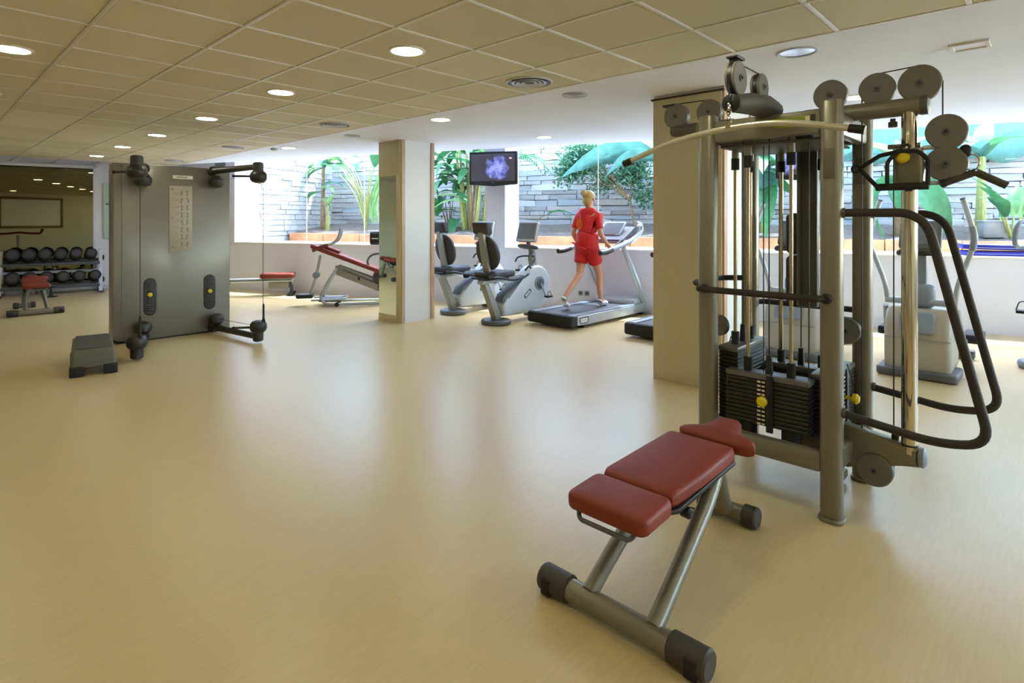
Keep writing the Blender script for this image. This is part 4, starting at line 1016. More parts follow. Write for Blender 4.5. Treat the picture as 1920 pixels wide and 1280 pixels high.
    MB().pad(rrect(-.145, .145, .47, .63, .03), lambda y, q, d: Vector((-.15-.20*q+d, y, .75+q*.98)), -.05, .05, .025).build('headrest', M['pad_dark'], b)
    MB().prism([(-.06, -.06), (.06, -.06), (.05, .30), (.045, .50), (-.045, .50), (-.05, .30)], bk, -.055, -.005, bev=.014, seg=3).build('back_spine', M['bike_grey'], b)
    for sy in (-1, 1):
        MB().tube([(-.36, sy*.23, .655), (-.20, sy*.25, .655), (.05, sy*.25, .60), (.26, sy*.26, .615), (.36, sy*.26, .66)], .014, 8, fil=.08).build('side_handle', M['black'], b)
        MB().lathe((-.37, sy*.23, .655), (1, 0, 0), [(0, .02), (.01, .03), (.07, .03), (.08, .018)], 12).build('handle_knob', M['rubber'], b)
        MB().tube([(-.20, sy*.22, .62), (-.05, sy*.24, .57), (.10, sy*.22, .58)], .01, 8, fil=.05).build('lever', M['silver'], b)
    MB().tube([(.58, -.11, .72), (.52, -.13, .76), (.44, -.13, .70)], .013, 8, fil=.03).build('mount_handle', M['rubber'], b)
    MB().tube([(.71, -.05, .95), (.60, -.06, .90), (.58, -.06, .82), (.66, -.06, .78)], .006, 6, fil=.05).build('sensor_lead', M['black'], b)
    return b
bike = make_bike()
copy_tree(bike, 'farther grey recumbent bike beside the mirrored column, partly behind the other bike', (-.875, 8.575, 0), GA)

# ------------------------------------------------------------------ treadmills (local x forward, y to the left)
def make_treadmill():
    t = thing('treadmill', 'grey treadmill carrying the walker in red', 'treadmill', (.85, 7.33, 0), GA)
    MB().box((.72, .375, .135), (1.66, .50, .05), bev=.01).build('deck_bed', M['slate'], t)
    MB().prism([(-.10, .155)] + [(1.38, .155), (1.38, .172), (-.10, .172)], XZ, .125, .625, bev=.004).build('belt', M['deck'], t)
    for y0, y1, sy in ((0, .115, 0), (.635, .75, 1)):
        MB().box((.72, (y0+y1)/2, .172), (1.62, y1-y0-.01, .022), bev=.006).build('foot_rail', M['bluegrey'], t)
        yy = .004 if sy == 0 else .746
        MB().prism([(-.02, .05), (.2, .045), (1.75, .045), (1.75, .15), (1.70, .19), (1.45, .165), (-.02, .165)], XZ, yy-.004 if sy == 0 else yy-.03, yy+.03 if sy == 0 else yy+.004, bev=.006).build('side_panel', M['silver'], t)
    MB().pad(rrect(-.15, -.03, -.01, .76, .04), XYZ, .035, .178, .03).build('rear_roller_cover', M['rubber'], t)
    f = lambda a, q, d: Vector((.115+a, -.001-d, .107+q))
    bd = badge(t, f, .20, .088)
    MB().prism(rrect(-.075, .075, -.027, .027, .02), f, .002, .005).build('badge_plate', M['ink_pale'], bd)
    wv = MB()
    for k in range(5): wv.box((.06+k*.027, -.0065, .107+(.004 if k % 2 else -.004)), (.02, .001, .008))
    wv.build('badge_mark', M['ink'], bd, smooth=False)
    MB().pad([(1.36, .02), (1.82, .06), (1.90, .20), (1.90, .55), (1.82, .69), (1.36, .73)], XYZ, .06, .245, .05, 4, .02).build('motor_hood', M['silver_white'], t)
    for x, y in ((.16, .09), (.16, .66), (1.62, .09), (1.62, .66)): MB().lathe((x, y, 0), (0, 0, 1), [(0, .045), (.018, .045), (.03, .018), (.07, .016)], 14).build('leveling_foot', M['rubber'], t)
    for y in (.015, .735):
        MB().tube([(1.72, y, .06), (1.06, y, 1.02)], [.058, .046], 14, flat=.62, up=(0, 1, 0)).build('upright', M['silver'], t)
        MB().box((1.72, y, .07), (.22, .075, .12), bev=.02).build('upright_shoe', M['silver'], t)
        hr = MB().tube([(.50, y, .955), (.62, y, .955), (.98, y, 1.03), (1.34, y, 1.115), (1.56, y, 1.25), (1.53, y, 1.335), (1.40, y, 1.345)], .029, 12, fil=.14, fseg=6, flat=1.25).build('handrail', M['silver'], t)
        MB().tube([(.495, y, .954), (.62, y, .955), (.78, y, .988)], .034, 12, fil=.06).build('rail_grip', M['cap'], hr)
    MB().box((1.16, .375, 1.085), (.09, .72, .045), ry=R(-16), bev=.015).build('cross_bar', M['bluegrey'], t)
    cs = MB().prism([(1.12, 1.115), (1.46, 1.30), (1.50, 1.285), (1.50, 1.20), (1.20, 1.075)], XZ, .06, .69, bev=.015).build('console', M['slate'], t)
    f2 = lambda a, q, d: Vector((1.325+q*.72-d*.69, .375+a, 1.245+q*.69+d*.72))
    sc = MB().prism(rrect(-.19, .19, -.125, .155, .02), f2, .0, .03, bev=.008).build('display_panel', M['silver'], t)
    MB().prism(rrect(-.165, .165, -.095, .13, .01), f2, .028, .032).build('screen', M['screen'], sc)
    MB().prism(rrect(-.13, .13, -.118, -.102, .004), f2, .029, .033).build('key_strip', M['red_dark'], sc)
    MB().tube([(.95, .09, 1.02), (1.12, .09, 1.10)], .02, 8).build('cup_holder', M['black'], t)
    MB().tube([(.95, .66, 1.02), (1.12, .66, 1.10)], .02, 8).build('cup_holder', M['black'], t)
    return t
tm = make_treadmill()
copy_tree(tm, 'second treadmill mostly hidden behind the big tan column', (.85+1.13, 7.33-.88, 0), GA)

# ------------------------------------------------------------------ elliptical trainers (local x forward, towards the window)
def make_elliptical():
    e = thing('elliptical_trainer', 'elliptical trainer behind the chrome post and the dip bars', 'exercise machine', (3.545, 5.055, 0), GA)
    MB().pad(rrect(-.02, .42, -.30, .30, .05), XYZ, .005, .075, .018).build('base', M['slate'], e)
    hull = [(.05, .05), (.56, .05), (.60, .30), (.52, .52), (.40, .60), (.16, .60), (.07, .50), (.04, .30)]
    MB().prism(hull, XZ, -.25, .25, bev=.05, seg=4).build('shroud', M['shroud'], e)
    MB().box((.042, 0, .345), (.012, .49, .006)).build('shroud_seam', M['bike_grey'], e)
    MB().prism(rrect(-.13, .13, .40, .575, .03), lambda y, z, d: Vector((.10+d+.45*(z-.5), y, z)), -.055, .02, bev=.01).build('front_insert', M['bluegrey'], e)
    MB().prism([(.26, .58), (.36, .58), (.345, 1.22), (.29, 1.22)], XZ, -.045, .045, bev=.015).build('mast', M['bluegrey'], e)
    MB().pad(ell(.29, 0, .075, .11, 20), XYZ, .60, .82, .05).build('pivot_housing', M['bluegrey'], e)
    MB().cyl((.26, -.27, .655), (.26, .27, .655), .03, n=14).build('pivot_axle', M['silver'], e)
    cs = MB().prism(rrect(-.16, .16, -.13, .15, .03), lambda a, q, d: Vector((.24+q*.42+d*.9, a, 1.26+q*.9-d*.42)), 0, .05, bev=.015, seg=3).build('console', M['slate'], e)
    MB().prism(rrect(-.13, .13, -.09, .12, .01), lambda a, q, d: Vector((.24+q*.42+d*.9, a, 1.26+q*.9-d*.42)), -.004, .002).build('screen', M['screen'], cs)
    MB().tube([(.16, -.16, 1.09), (.10, -.13, 1.12), (.08, 0, 1.13), (.10, .13, 1.12), (.16, .16, 1.09), (.28, .10, 1.09), (.28, -.10, 1.09)], .018, 10, fil=.06, closed=False).build('fixed_grip', M['cap'], e)
    for sy in (-1, 1):
        a = MB().tube([(.26, sy*.25, .63), (.235, sy*.27, .82), (.20, sy*.37, 1.12), (.18, sy*.395, 1.24), (.20, sy*.37, 1.36), (.24, sy*.31, 1.58)], .021, 12, fil=.10, fseg=6).build('swing_arm', M['silver'], e)
        MB().lathe((.24, sy*.31, 1.575), (.1, -sy*.25, 1), [(0, .022), (.012, .022), (.016, .012)], 10).build('arm_tip', M['slate'], a)
        MB().tube([(.195, sy*.378, 1.14), (.18, sy*.395, 1.24), (.195, sy*.376, 1.34)], .026, 12, fil=.06).build('arm_grip', M['bluegrey'], a)
        pd = MB().tube([(.26, sy*.27, .60), (.40, sy*.285, .30), (1.25, sy*.30, .22)], .022, 10, fil=.08).build('pedal_arm', M['silver'], e)
        MB().pad(rrect(.62, 1.0, sy*.335-.075, sy*.335+.075, .03), XYZ, .26, .34, .02).build('pedal', M['rubber'], pd)
    MB().box((1.25, 0, .05), (.12, .62, .09), bev=.02).build('rear_foot', M['slate'], e)
    MB().box((.75, 0, .07), (1.0, .10, .06), bev=.015).build('floor_rail', M['bike_grey'], e)
    return e
el = make_elliptical()
copy_tree(el, 'elliptical trainer seen between the posts of the cable tower', (2.77, 5.80, 0), GA)

# upright bike cut by the right picture edge
ub = thing('upright_bike', 'upright exercise bike cut off by the right picture edge beside the blue mats', 'exercise bike', (5.03, 5.32, 0), GA)
MB().pad(ell(0, 0, .20, .27, 28), XYZ, 0, .075, .03).build('base_foot', M['bluegrey'], ub)
MB().pad(rrect(.05, .60, -.10, .10, .05), XYZ, .0, .08, .02).build('floor_beam', M['slate'], ub)
MB().prism([(-.05, .06), (.10, .06), (.40, .10), (.52, .35), (.45, .62), (.25, .66), (.12, .40)], XZ, -.09, .09, bev=.03, seg=3).build('body_shell', M['silver_white'], ub)
MB().cyl((.06, 0, .30), (-.06, 0, .90), .028, n=14).build('seat_post', M['bike_grey'], ub)
MB().pad([(-.22, .11), (-.22, -.11), (-.14, -.125), (-.02, -.06), (.10, -.03), (.10, .03), (-.02, .06), (-.14, .125)], XYZ, .89, .96, .025).build('saddle', M['pad_dark'], ub)
MB().prism([(.36, .60), (.46, .60), (.50, 1.16), (.44, 1.16)], XZ, -.035, .035, bev=.012).build('mast', M['bluegrey'], ub)
MB().tube([(.44, .10, 1.14), (.36, .26, 1.12), (.20, .30, 1.16), (.17, .28, 1.34), (.30, .24, 1.40), (.44, .12, 1.30)], .022, 10, fil=.08, fseg=6).build('handlebar', M['bluegrey'], ub)
MB().tube([(.44, -.10, 1.14), (.36, -.26, 1.12), (.20, -.30, 1.16), (.17, -.28, 1.34), (.30, -.24, 1.40), (.44, -.12, 1.30)], .022, 10, fil=.08, fseg=6).build('handlebar', M['bluegrey'], ub)
MB().prism(rrect(-.15, .15, 1.18, 1.42, .03), lambda y, z, d: Vector((.42+d+.3*(z-1.2), y, z)), 0, .05, bev=.012).build('console', M['slate'], ub)
for sy in (-1, 1):
    MB().tube([(.30, sy*.10, .36), (.30-sy*.09, sy*.12, .36+sy*.14)], .014, 8).build('crank_arm', M['silver'], ub)
    p_ = MB().box((.30-sy*.09, sy*.22, .36+sy*.14), (.11, .13, .03), bev=.008).build('pedal', M['rubber'], ub)
    MB().tube([(.30-sy*.09, sy*.16, .37+sy*.14), (.30-sy*.09, sy*.18, .46+sy*.14), (.30-sy*.09, sy*.26, .46+sy*.14), (.30-sy*.09, sy*.285, .37+sy*.14)], .006, 6, fil=.03).build('pedal_strap', M['slate'], p_)

# blue mats folded on the sill
for k, (lab, z, s0, s1, d0, h) in enumerate((('flat blue exercise mat lowest on the window sill', .956, 7.50, 8.9, .02, .052), ('folded blue exercise mat lying on top of the other on the sill', 1.009, 7.46, 8.85, .05, .062))):
    c = WP((s0+s1)/2, d0+.20, z); L_ = s1-s0
    t = thing('exercise_mat', lab, 'mat', (c.x, c.y, z), WA, 'blue mats on the window sill')
    MB().pad(rrect(-L_/2, L_/2, -.20, .22, .03), (XYZ if k == 0 else (lambda a, b, d: Vector((a, b, d+.035*max(0, (-a-L_/2+.28)/.28)**2)))), 0, h, .012).build('mat_layer', M['mat_blue'], t)
    MB().pad(rrect(-L_/2+.06, L_/2-.05, -.205, .20, .03), (XYZ if k == 0 else (lambda a, b, d: Vector((a, b, d+.035*max(0, (-a-L_/2+.28)/.28)**2)))), h*.38, h*.58, .004).build('mat_edge', M['mat_pale'], t)

# double wall socket
so = WP(2.62, -.004, .26); t = thing('wall_socket', 'dark double wall socket under the window behind the treadmill', 'socket', (so.x, so.y, so.z), WA)
for x in (-.05, .05):
    q = MB().box((x, 0, 0), (.082, .012, .082), bev=.004).build('socket_plate', M['silver'], t)
    MB().lathe((x, -.005, 0), (0, -1, 0), [(0, .030), (.003, .030), (.0035, .01)], 18).build('socket_well', M['slate'], q)

# ------------------------------------------------------------------ televisions hung before the piers
def make_tv(loc, rz, label, cx_, red, name):
    t = thing('television', label, 'television', loc, rz)
    MB().prism([(-.39, .265), (.39, .265), (.395, .26), (.395, -.245), (.385, -.262), (.0, -.285), (-.385, -.262), (-.395, -.245), (-.395, .26)], lambda a, b, d: Vector((a, d, b)), -.028, .05, bev=.008).build('casing', M['black'], t)
    MB().box((0, -.0285, .012), (.725, .004, .435)).build('screen', tv_mat(name, cx_, .0, red), t, smooth=False)
    MB().box((0, -.029, -.232), (.035, .003, .012), bev=.002).build('maker_mark', M['bluegrey'], t)
    MB().box((0, .10, 0), (.30, .10, .26), bev=.02).build('back_box', M['black'], t)
    MB().cyl((0, .12, .05), (0, .27, .05), .028, n=12).build('wall_arm', M['slate'], t)
    MB().box((0, .275, .05), (.12, .02, .26), bev=.005).build('wall_plate', M['slate'], t)
    return t
q = WP(1.205, -.285, 2.225); make_tv((q.x, q.y, q.z), WA+R(8), 'television hanging on the pier between the windows with a violet-blue picture', .06, True, 'tv_picture')
q = WP(5.715, -.285, 2.20); make_tv((q.x, q.y, q.z), WA+R(0), 'television seen between the cable tower posts', -.3, False, 'tv_picture_dim')

# ------------------------------------------------------------------ dumbbell rack before the mirror (local x along the wall, -y to the room)
rk = thing('dumbbell_rack', 'white two-tier dumbbell rack standing before the mirror', 'rack', MP(0, 0, 0), MA)
for x in (.03, 1.52):
    MB().prism([(-.62, 0), (-.55, 0), (-.50, .05), (-.36, .50), (-.28, .82), (-.22, .82), (-.16, .05), (-.14, 0), (-.08, 0), (-.08, .05), (-.17, .86), (-.31, .86), (-.42, .52), (-.54, .07), (-.62, .05)][:6]+[(-.10, .82), (-.06, .0), (-.16, .0), (-.19, .55), (-.36, .45), (-.47, .045)][:6], YZ, x-.03, x+.03, bev=.006).build('end_frame', M['wall_white'], rk)
    MB().box((x, -.35, .015), (.10, .64, .03), bev=.008).build('rack_foot', M['slate'], rk)
    for z, y in ((.66, -.30), (.235, -.38)): MB().lathe((x+(.03 if x > 1 else -.03), y, z), (1 if x > 1 else -1, 0, 0), [(0, .05), (.02, .05), (.03, .03)], 14).build('shelf_boss', M['black'], rk)
for z, y in ((.60, -.27), (.175, -.36)):
    MB().box((.775, y-.11, z-.035), (1.46, .05, .05), rx=R(12), bev=.008).build('shelf_beam', M['slate'], rk)
    MB().box((.775, y+.11, z+.015), (1.46, .05, .05), rx=R(12), bev=.008).build('shelf_beam', M['slate'], rk)
MB().box((.775, -.12, .40), (1.46, .03, .05), bev=.006).build('cross_brace', M['wall_white'], rk)
def make_dumbbell():
    d = thing('dumbbell', 'first', 'dumbbell', (0, 0, 0))
    MB().cyl((0, -.075, 0), (0, .075, 0), .016, n=12).build('handle', M['chrome'], d)
    for sy in (-1, 1):
        h = MB().lathe((0, sy*.07, 0), (0, sy, 0), [(0, .05), (.006, .095), (.02, .108), (.085, .108), (.10, .098), (.106, .07)], 24).build('head', M['rubber'], d)
        MB().lathe((0, sy*.175, 0), (0, sy, 0), [(0, .072), (.005, .070), (.006, .03), (.008, .03)], 20).build('end_disc', M['pad_dark'], h)
    return d
db0 = make_dumbbell(); ordn = ['first', 'second', 'third', 'fourth', 'fifth', 'sixth']
for r_, (z, y, sh, x0, x1) in enumerate(((.725, -.265, 'upper', .19, 1.36), (.305, -.355, 'lower', .20, 1.42))):
    for k in range(6):
        p = MP(x0+(x1-x0)*k/5, -y, z); lab = 'black dumbbell on the %s shelf of the rack, %s from its left end' % (sh, ordn[k])
        sc_ = 1.08-.035*k
        if r_ == 0 and k == 0: o = db0; o['label'] = lab; o.location = p
        else: o = copy_tree(db0, lab, p)
        o.rotation_euler = (R(-12), 0, MA+R(4)); o.scale = (sc_, 1, sc_); o['group'] = 'dumbbells on the two shelves'
so_ = thing('floor_stand', 'low black stand with round base beside the red bench', 'stand', (-8.38, 10.45, 0))
MB().lathe((0, 0, 0), (0, 0, 1), [(0, .10), (.012, .10), (.022, .03), (.15, .014), (.165, .05), (.18, .10), (.195, .10), (.20, .05)], 22).build('stand_body', M['rubber'], so_)
MB().lathe((0, 0, .198), (0, 0, 1), [(0, .095), (.006, .09), (.008, .04)], 22).build('stand_top', M['slate'], so_)

# ------------------------------------------------------------------ low sliding bench and inclined red machine before the far window
lb_ = thing('low_sled_bench', 'low white bench with a red seat pad beside the far window', 'bench', (-4.75, 10.62, 0), R(14))
MB().box((0, 0, .285), (1.35, .14, .07), bev=.02).build('main_rail', M['silver_white'], lb_)
MB().box((0, -.074, .285), (1.30, .006, .02)).build('rail_groove', M['slate'], lb_)
MB().box((.42, 0, .19), (.36, .10, .12), bev=.02).build('rail_box', M['bike_grey'], lb_)
MB().pad(rrect(.10, .70, -.16, .16, .06), XYZ, .325, .41, .03, 4, .006).build('seat_pad', M['red_pad'], lb_)
MB().tube([(-.42, 0, .27), (-.50, 0, .20), (-.52, 0, .05)], .035, 10, fil=.05).build('front_leg', M['slate'], lb_)
MB().cyl((-.52, -.09, .04), (-.52, .09, .04), .04, n=16).build('wheel', M['rubber'], lb_)
MB().tube([(.60, 0, .26), (.64, 0, .15), (.64, 0, .05)], .03, 10, fil=.05).build('rear_leg', M['slate'], lb_)
MB().box((.64, 0, .025), (.10, .46, .05), bev=.015).build('cross_foot', M['rubber'], lb_)
im = thing('inclined_abdominal_bench', 'inclined red board machine on a silver tube frame left of the mirrored column', 'exercise machine', (-3.10, 9.22, 0), R(11.7))
for y in (0, .42):
    MB().tube([(.28, y, .62), (.14, y, .40), (.02, y, .14), (.10, y, .045), (.30, y, .04), (1.25, y, .04)], .024, 12, fil=.10, fseg=6).build('base_tube', M['silver'], im)
    for x in (.28, 1.05): MB().lathe((x, y-.03, .035), (0, 1, 0), [(0, .035), (.06, .035)], 14).build('foot_puck', M['rubber'], im)
ib_ = lambda a, q, d: Vector((a, d, q))
MB().prism([(.24, .64), (.30, .66), (1.28, .28), (1.28, .12), (1.20, .10), (.26, .50)], ib_, .10, .32, bev=.02).build('rail_housing', M['bike_grey'], im)
MB().prism([(.34, .585), (.38, .59), (1.24, .235), (1.22, .20)], ib_, .09, .11).build('housing_stripe', M['slate'], im)
MB().box((.62, .094, .435), (.03, .008, .05), bev=.004).build('housing_plate', M['black'], im)
MB().pad(rrect(-.20, .22, -.62, .62, .05), lambda a, b, d: Vector((.43+b*.93+d*.37, .21+a, .72-b*.37+d*.93)), 0, .07, .025, 4, .005).build('board_pad', M['red_pad'], im)
MB().pad(rrect(-.14, .16, -.44, -.16, .04), lambda a, b, d: Vector((.43+b*.93+d*.37, .21+a, .72-b*.37+d*.93)), .07, .12, .02).build('knee_pad', M['red_pad'], im)
for y in (.02, .40):
    MB().tube([(-.10, y, .90), (.02, y, .96), (.22, y, 1.02), (.30, y, 1.10), (.34, y, 1.26)], .022, 10, fil=.07).build('handle', M['silver'], im)
    MB().tube([(-.10, y, .90), (.02, y, .96), (.14, y, .995)], .028, 10, fil=.04).build('handle_sleeve', M['red_dark'], im)
MB().tube([(.0, .21, .82), (-.06, .21, .50), (-.16, .21, .16)], .022, 10, fil=.08).build('rear_strut', M['silver'], im)
MB().lathe((-.06, .13, .50), (0, 1, 0), [(0, .03), (.02, .055), (.14, .055), (.16, .03)], 16).build('pivot_drum', M['bluegrey'], im)
MB().box((-.24, .21, .16), (.26, .20, .07), bev=.02).build('step_plate', M['black'], im)
MB().tube([(-.12, .02, .11), (.35, .02, .11), (.42, .06, .13), (.42, .36, .13), (.35, .40, .11), (-.12, .40, .11)], .016, 8, fil=.05).build('step_rail', M['silver'], im)
MB().pad(rrect(-.02, .34, .06, .36, .03), XYZ, .07, .12, .02).build('foot_board', M['slate'], im)
MB().lathe((.98, .04, .46), (0, 1, 0), [(0, .06), (.01, .13), (.05, .14), (.09, .13), (.10, .06)], 28).build('drive_wheel', M['pad_dark'], im)
MB().lathe((1.0, .04, .30), (0, 1, 0), [(0, .04), (.01, .085), (.06, .085), (.07, .04)], 24).build('lower_wheel', M['slate'], im)
MB().tube([(.86, .08, .56), (.74, .08, .70), (.80, .08, .82), (1.0, .08, .86), (1.25, .08, .83)], .018, 10, fil=.10, fseg=6).build('loop_handle', M['slate'], im)
MB().cyl((.98, .03, .44), (.98, .03, 1.0), .014, n=10).build('monitor_post', M['bike_grey'], im)
mo = MB().box((.93, .04, 1.10), (.26, .13, .22), rz=R(-18), bev=.03, seg=3).build('monitor', M['slate'], im)
MB().box((.885, -.036, 1.10), (.17, .008, .16), rz=R(-18), bev=.003).build('monitor_screen', M['black'], mo)
MB().box((.878, -.041, 1.095), (.11, .004, .018), rz=R(-18)).build('monitor_digits', M['ink_pale'], mo, smooth=False)

# red-handled machine standing out of frame at the left, met in the wall mirror
rm = thing('red_handle_machine', 'white pillar machine with curved red handlebar, seen in the wall mirror', 'exercise machine', (-5.85, 5.45, 0), R(-56))
MB().box((0, 0, .03), (.5, .7, .06), bev=.02).build('base', M['slate'], rm)
MB().tube([(0, 0, .05), (0, 0, .98)], .05, 14).build('pillar', M['wall_white'], rm)
MB().tube([(0, -.50, 1.15), (0, -.46, 1.02), (.06, -.20, 1.03), (.08, 0, 1.06), (.06, .20, 1.03), (0, .46, 1.02), (0, .50, 1.15)], .03, 10, fil=.08).build('handlebar', M['red_pad'], rm)
MB().pad(rrect(-.18, .18, -.2, .2, .05), XYZ, .50, .58, .03).build('seat', M['red_pad'], rm)

# ------------------------------------------------------------------ the walker
def skin_mesh(name, pts, edges, m, sub=2, smooth=True):
    """grow one surface over a jointed skeleton: pts = {key: (pos, rx, ry)}; the first key is the root"""
    keys = list(pts); idx = {k: i for i, k in enumerate(keys)}
    me = bpy.data.meshes.new(name); me.from_pydata([pts[k][0] for k in keys], [(idx[a], idx[b]) for a, b in edges], [])
    o = bpy.data.objects.new(name, me); COL.objects.link(o)
    sk = o.modifiers.new('skin', 'SKIN'); sk.use_smooth_shade = True
    sv = me.skin_vertices[0].data
    for k in keys: sv[idx[k]].radius = (pts[k][1], pts[k][2]); sv[idx[k]].use_root = False
    sv[0].use_root = True
    sb = o.modifiers.new('sub', 'SUBSURF'); sb.levels = sub; sb.render_levels = sub
    bpy.context.view_layer.update()
    ev = o.evaluated_get(bpy.context.evaluated_depsgraph_get()); out = bpy.data.meshes.new_from_object(ev)
    bpy.data.objects.remove(o); bpy.data.meshes.remove(me)
    out.name = name; out.materials.clear(); out.materials.append(m)
    for p in out.polygons: p.use_smooth = True
    return out
# local x forward (walking direction), y to her left, z up from the belt
wx = Vector((.85, 7.33, 0))+U*.70-V*.375
wk = thing('person', 'blond person in red shirt and shorts walking on the treadmill', 'person', (wx.x, wx.y, .176), GA)
J = {}
def j(k, x, y, z, r, r2=None): J[k] = (Vector((x, y, z)), r, r if r2 is None else r2)
j('pelvis', 0, 0, .86, .125, .105); j('waist', .005, 0, 1.00, .105, .085); j('chest', .02, 0, 1.17, .125, .095); j('upper', .02, 0, 1.29, .115, .075)
j('neck', .03, 0, 1.37, .047); j('neck2', .045, 0, 1.43, .045); j('skull', .055, 0, 1.51, .078, .085); j('crown', .05, 0, 1.585, .070, .074); j('nose', .137, 0, 1.495, .012); j('chin', .105, 0, 1.43, .030)
E_ = [('pelvis', 'waist'), ('waist', 'chest'), ('chest', 'upper'), ('upper', 'neck'), ('neck', 'neck2'), ('neck2', 'skull'), ('skull', 'crown'), ('skull', 'nose'), ('neck2', 'chin')]
arm = {1: ((.02, .165, 1.285), (-.05, .215, 1.04), (.10, .22, .86)), -1: ((.02, -.165, 1.285), (.0, -.225, 1.03), (.19, -.20, .89))}
leg = {1: ((.0, .085, .80), (-.06, .09, .455), (-.40, .09, .165), (-.33, .09, .03)), -1: ((.0, -.085, .80), (.16, -.09, .455), (.20, -.085, .085), (.33, -.085, .035))}
for sd, n in ((1, 'l'), (-1, 'r')):
    a, e, w = arm[sd]; j(n+'sh', *a, .052); j(n+'el', *e, .037); j(n+'fo', *((Vector(e)*.55+Vector(w)*.45)), .036); j(n+'wr', *w, .024)
    E_ += [('upper', n+'sh'), (n+'sh', n+'el'), (n+'el', n+'fo'), (n+'fo', n+'wr')]
    dr = (Vector(w)-Vector(e)).normalized(); pm = Vector(w)+dr*.055; j(n+'pa', *pm, .030, .018); E_.append((n+'wr', n+'pa'))
    sdv = Vector((0, 0, 1)).cross(dr).normalized(); dn = sdv.cross(dr)
    for f, (off, l) in enumerate(((-.026, .068), (-.009, .078), (.009, .074), (.025, .058))):
        b0 = pm+dr*.025+sdv*off; b1 = b0+dr*l*.5-Vector((0, 0, .006)); b2 = b1+dr*l*.38+Vector((0, 0, -.022))
        for q, (v, r_) in enumerate(((b0, .0095), (b1, .0085), (b2, .0075))): j(n+'f%d%d' % (f, q), *v, r_)
        E_ += [(n+'pa', n+'f%d0' % f), (n+'f%d0' % f, n+'f%d1' % f), (n+'f%d1' % f, n+'f%d2' % f)]
    t0 = Vector(w)+dr*.03+sdv*(-sd*.030); t1 = t0+dr*.035+sdv*(-sd*.018); t2 = t1+dr*.03+Vector((0, 0, -.008))
    j(n+'t0', *t0, .011); j(n+'t1', *t1, .010); j(n+'t2', *t2, .008); E_ += [(n+'wr', n+'t0'), (n+'t0', n+'t1'), (n+'t1', n+'t2')]
    h, k, an, to = leg[sd]; j(n+'hi', *h, .090, .095); mid = Vector(h)*.5+Vector(k)*.5; j(n+'th', *mid, .075); j(n+'kn', *k, .052)
    cf = Vector(k)*.65+Vector(an)*.35; j(n+'ca', *cf+Vector((-.012, 0, 0)), .052); j(n+'an', *an, .032); j(n+'to', *to, .033, .024)
    E_ += [('pelvis', n+'hi'), (n+'hi', n+'th'), (n+'th', n+'kn'), (n+'kn', n+'ca'), (n+'ca', n+'an'), (n+'an', n+'to')]
put('body', skin_mesh('body', J, E_, M['skin']), wk)
def sub_skin(keys, edges, grow, m, name, extra=None):
    P = {}
    for k in keys:
        v, r1, r2 = J[k]; P[k] = (v, r1+grow, r2+grow)
    if extra: P.update(extra)
    return put(name, skin_mesh(name, P, edges, m), wk)
sl = {}
for n in 'lr':
    v, r1, r2 = J[n+'sh']; e = J[n+'el'][0]; sl[n+'sl'] = (v*.40+e*.60, .052, .052); sl[n+'cu'] = (v*.22+e*.78, .055, .055)
hem = {'hem': (Vector((0, 0, .70)), .172, .158), 'low': (Vector((0, 0, .88)), .158, .140)}
sub_skin(['chest', 'waist', 'upper', 'lsh', 'rsh'], [('low', 'hem'), ('waist', 'low'), ('chest', 'waist'), ('chest', 'upper'), ('upper', 'nk'), ('upper', 'lsh'), ('upper', 'rsh'), ('lsh', 'lsl'), ('rsh', 'rsl'), ('lsl', 'lcu'), ('rsl', 'rcu')], .022, M['red_kit'], 'shirt', {**hem, **sl, 'upper': (Vector((.02, 0, 1.31)), .150, .115), 'lsh': (J['lsh'][0], .056, .056), 'rsh': (J['rsh'][0], .056, .056), 'nk': (Vector((.03, 0, 1.415)), .058, .056)})
sh_ = {'p': (Vector((0, 0, .99)), .150, .135)}; se = []
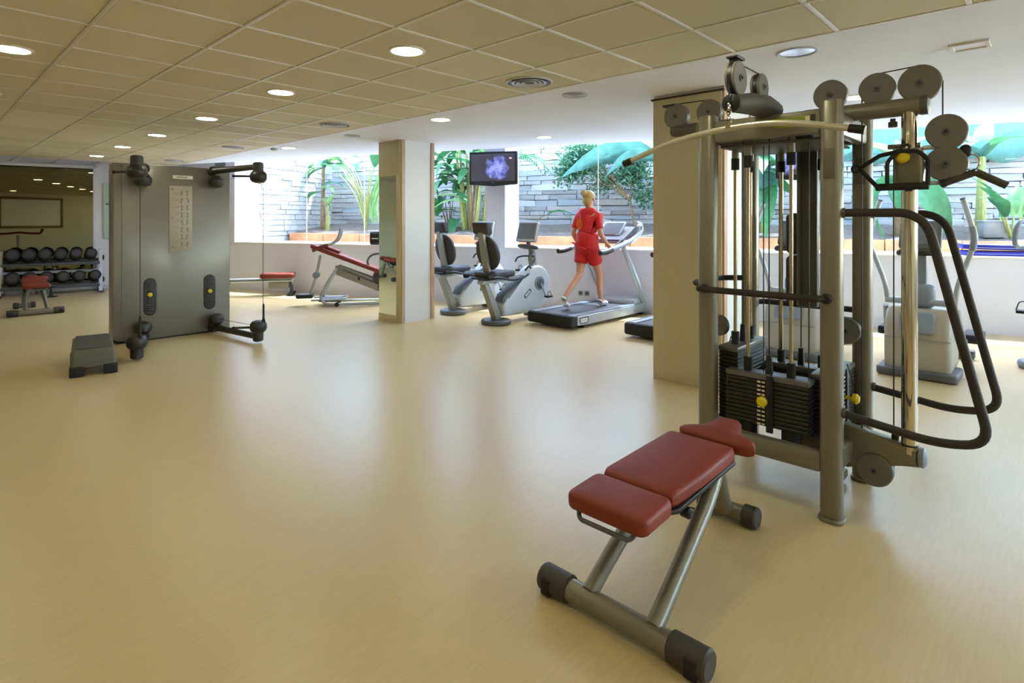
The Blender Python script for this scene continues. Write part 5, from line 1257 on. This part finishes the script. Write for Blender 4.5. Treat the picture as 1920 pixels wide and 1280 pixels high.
for n, sd in (('l', 1), ('r', -1)):
    h, k = J[n+'hi'][0], J[n+'kn'][0]
    sh_[n+'a'] = (h+Vector((0, 0, -.02)), .112, .115); sh_[n+'b'] = (h*.55+k*.45, .108, .108); sh_[n+'c'] = (h*.42+k*.58, .110, .110); se += [('p', n+'a'), (n+'a', n+'b'), (n+'b', n+'c')]
put('shorts', skin_mesh('shorts', sh_, se, M['red_kit']), wk)
MB().ball((.032, 0, 1.555), .1, 18, (.98, .90, .86)).ball((.0, 0, 1.495), .085, 16, (.75, .92, 1.0)).ball((-.085, 0, 1.60), .048, 14, (.9, 1, .95)).build('hair', M['hair'], wk)
for sy in (-1, 1):
    MB().ball((.118, sy*.031, 1.52), .011, 10).build('eye', M['ink_pale'], wk)
    MB().ball((.045, sy*.083, 1.50), .022, 10, (.8, .35, 1.3)).build('ear', M['skin'], wk)
MB().box((.128, 0, 1.452), (.012, .045, .010), bev=.004).build('mouth', M['red_dark'], wk)
MB().pad(ell(.012, 0, .088, .165, 24), lambda x, y, z: Vector((x, y*(1-(z-1.26)*1.6), z)), 1.26, 1.395, .05).build('shirt_yoke', M['red_kit'], wk)
MB().pad(ell(0, 0, .138, .168, 24), XYZ, .79, 1.06, .06).build('shirt_hem', M['red_kit'], wk)
b = MB(); b.prism(ell(0, 0, .055, .075, 18), lambda a, q, d: Vector((-.105-d-.10*abs(a), a+.055, 1.16+q)), 0, .006).build('shirt_print', M['orange_print'], wk, 'orange print on the back of the red shirt')
for n in 'lr':
    an, to = J[n+'an'][0], J[n+'to'][0]; f = (to-an); f.z = 0 if n == 'r' else f.z; f.normalize()
    heel = Vector((an.x-.045, an.y, .035)) if n == 'r' else an+Vector((-.045, 0, -.055))
    put('shoe', skin_mesh('shoe', {'a': (heel, .040, .036), 'b': ((heel+to)/2+Vector((0, 0, .008)), .043, .038), 'c': (to+Vector((.04, 0, -.002)) if n == 'r' else to+Vector((.03, 0, .0)), .036, .028), 'd': (an+Vector((0, 0, .01)), .042, .040)}, [('a', 'b'), ('b', 'c'), ('a', 'd')], M['shoe']), wk)
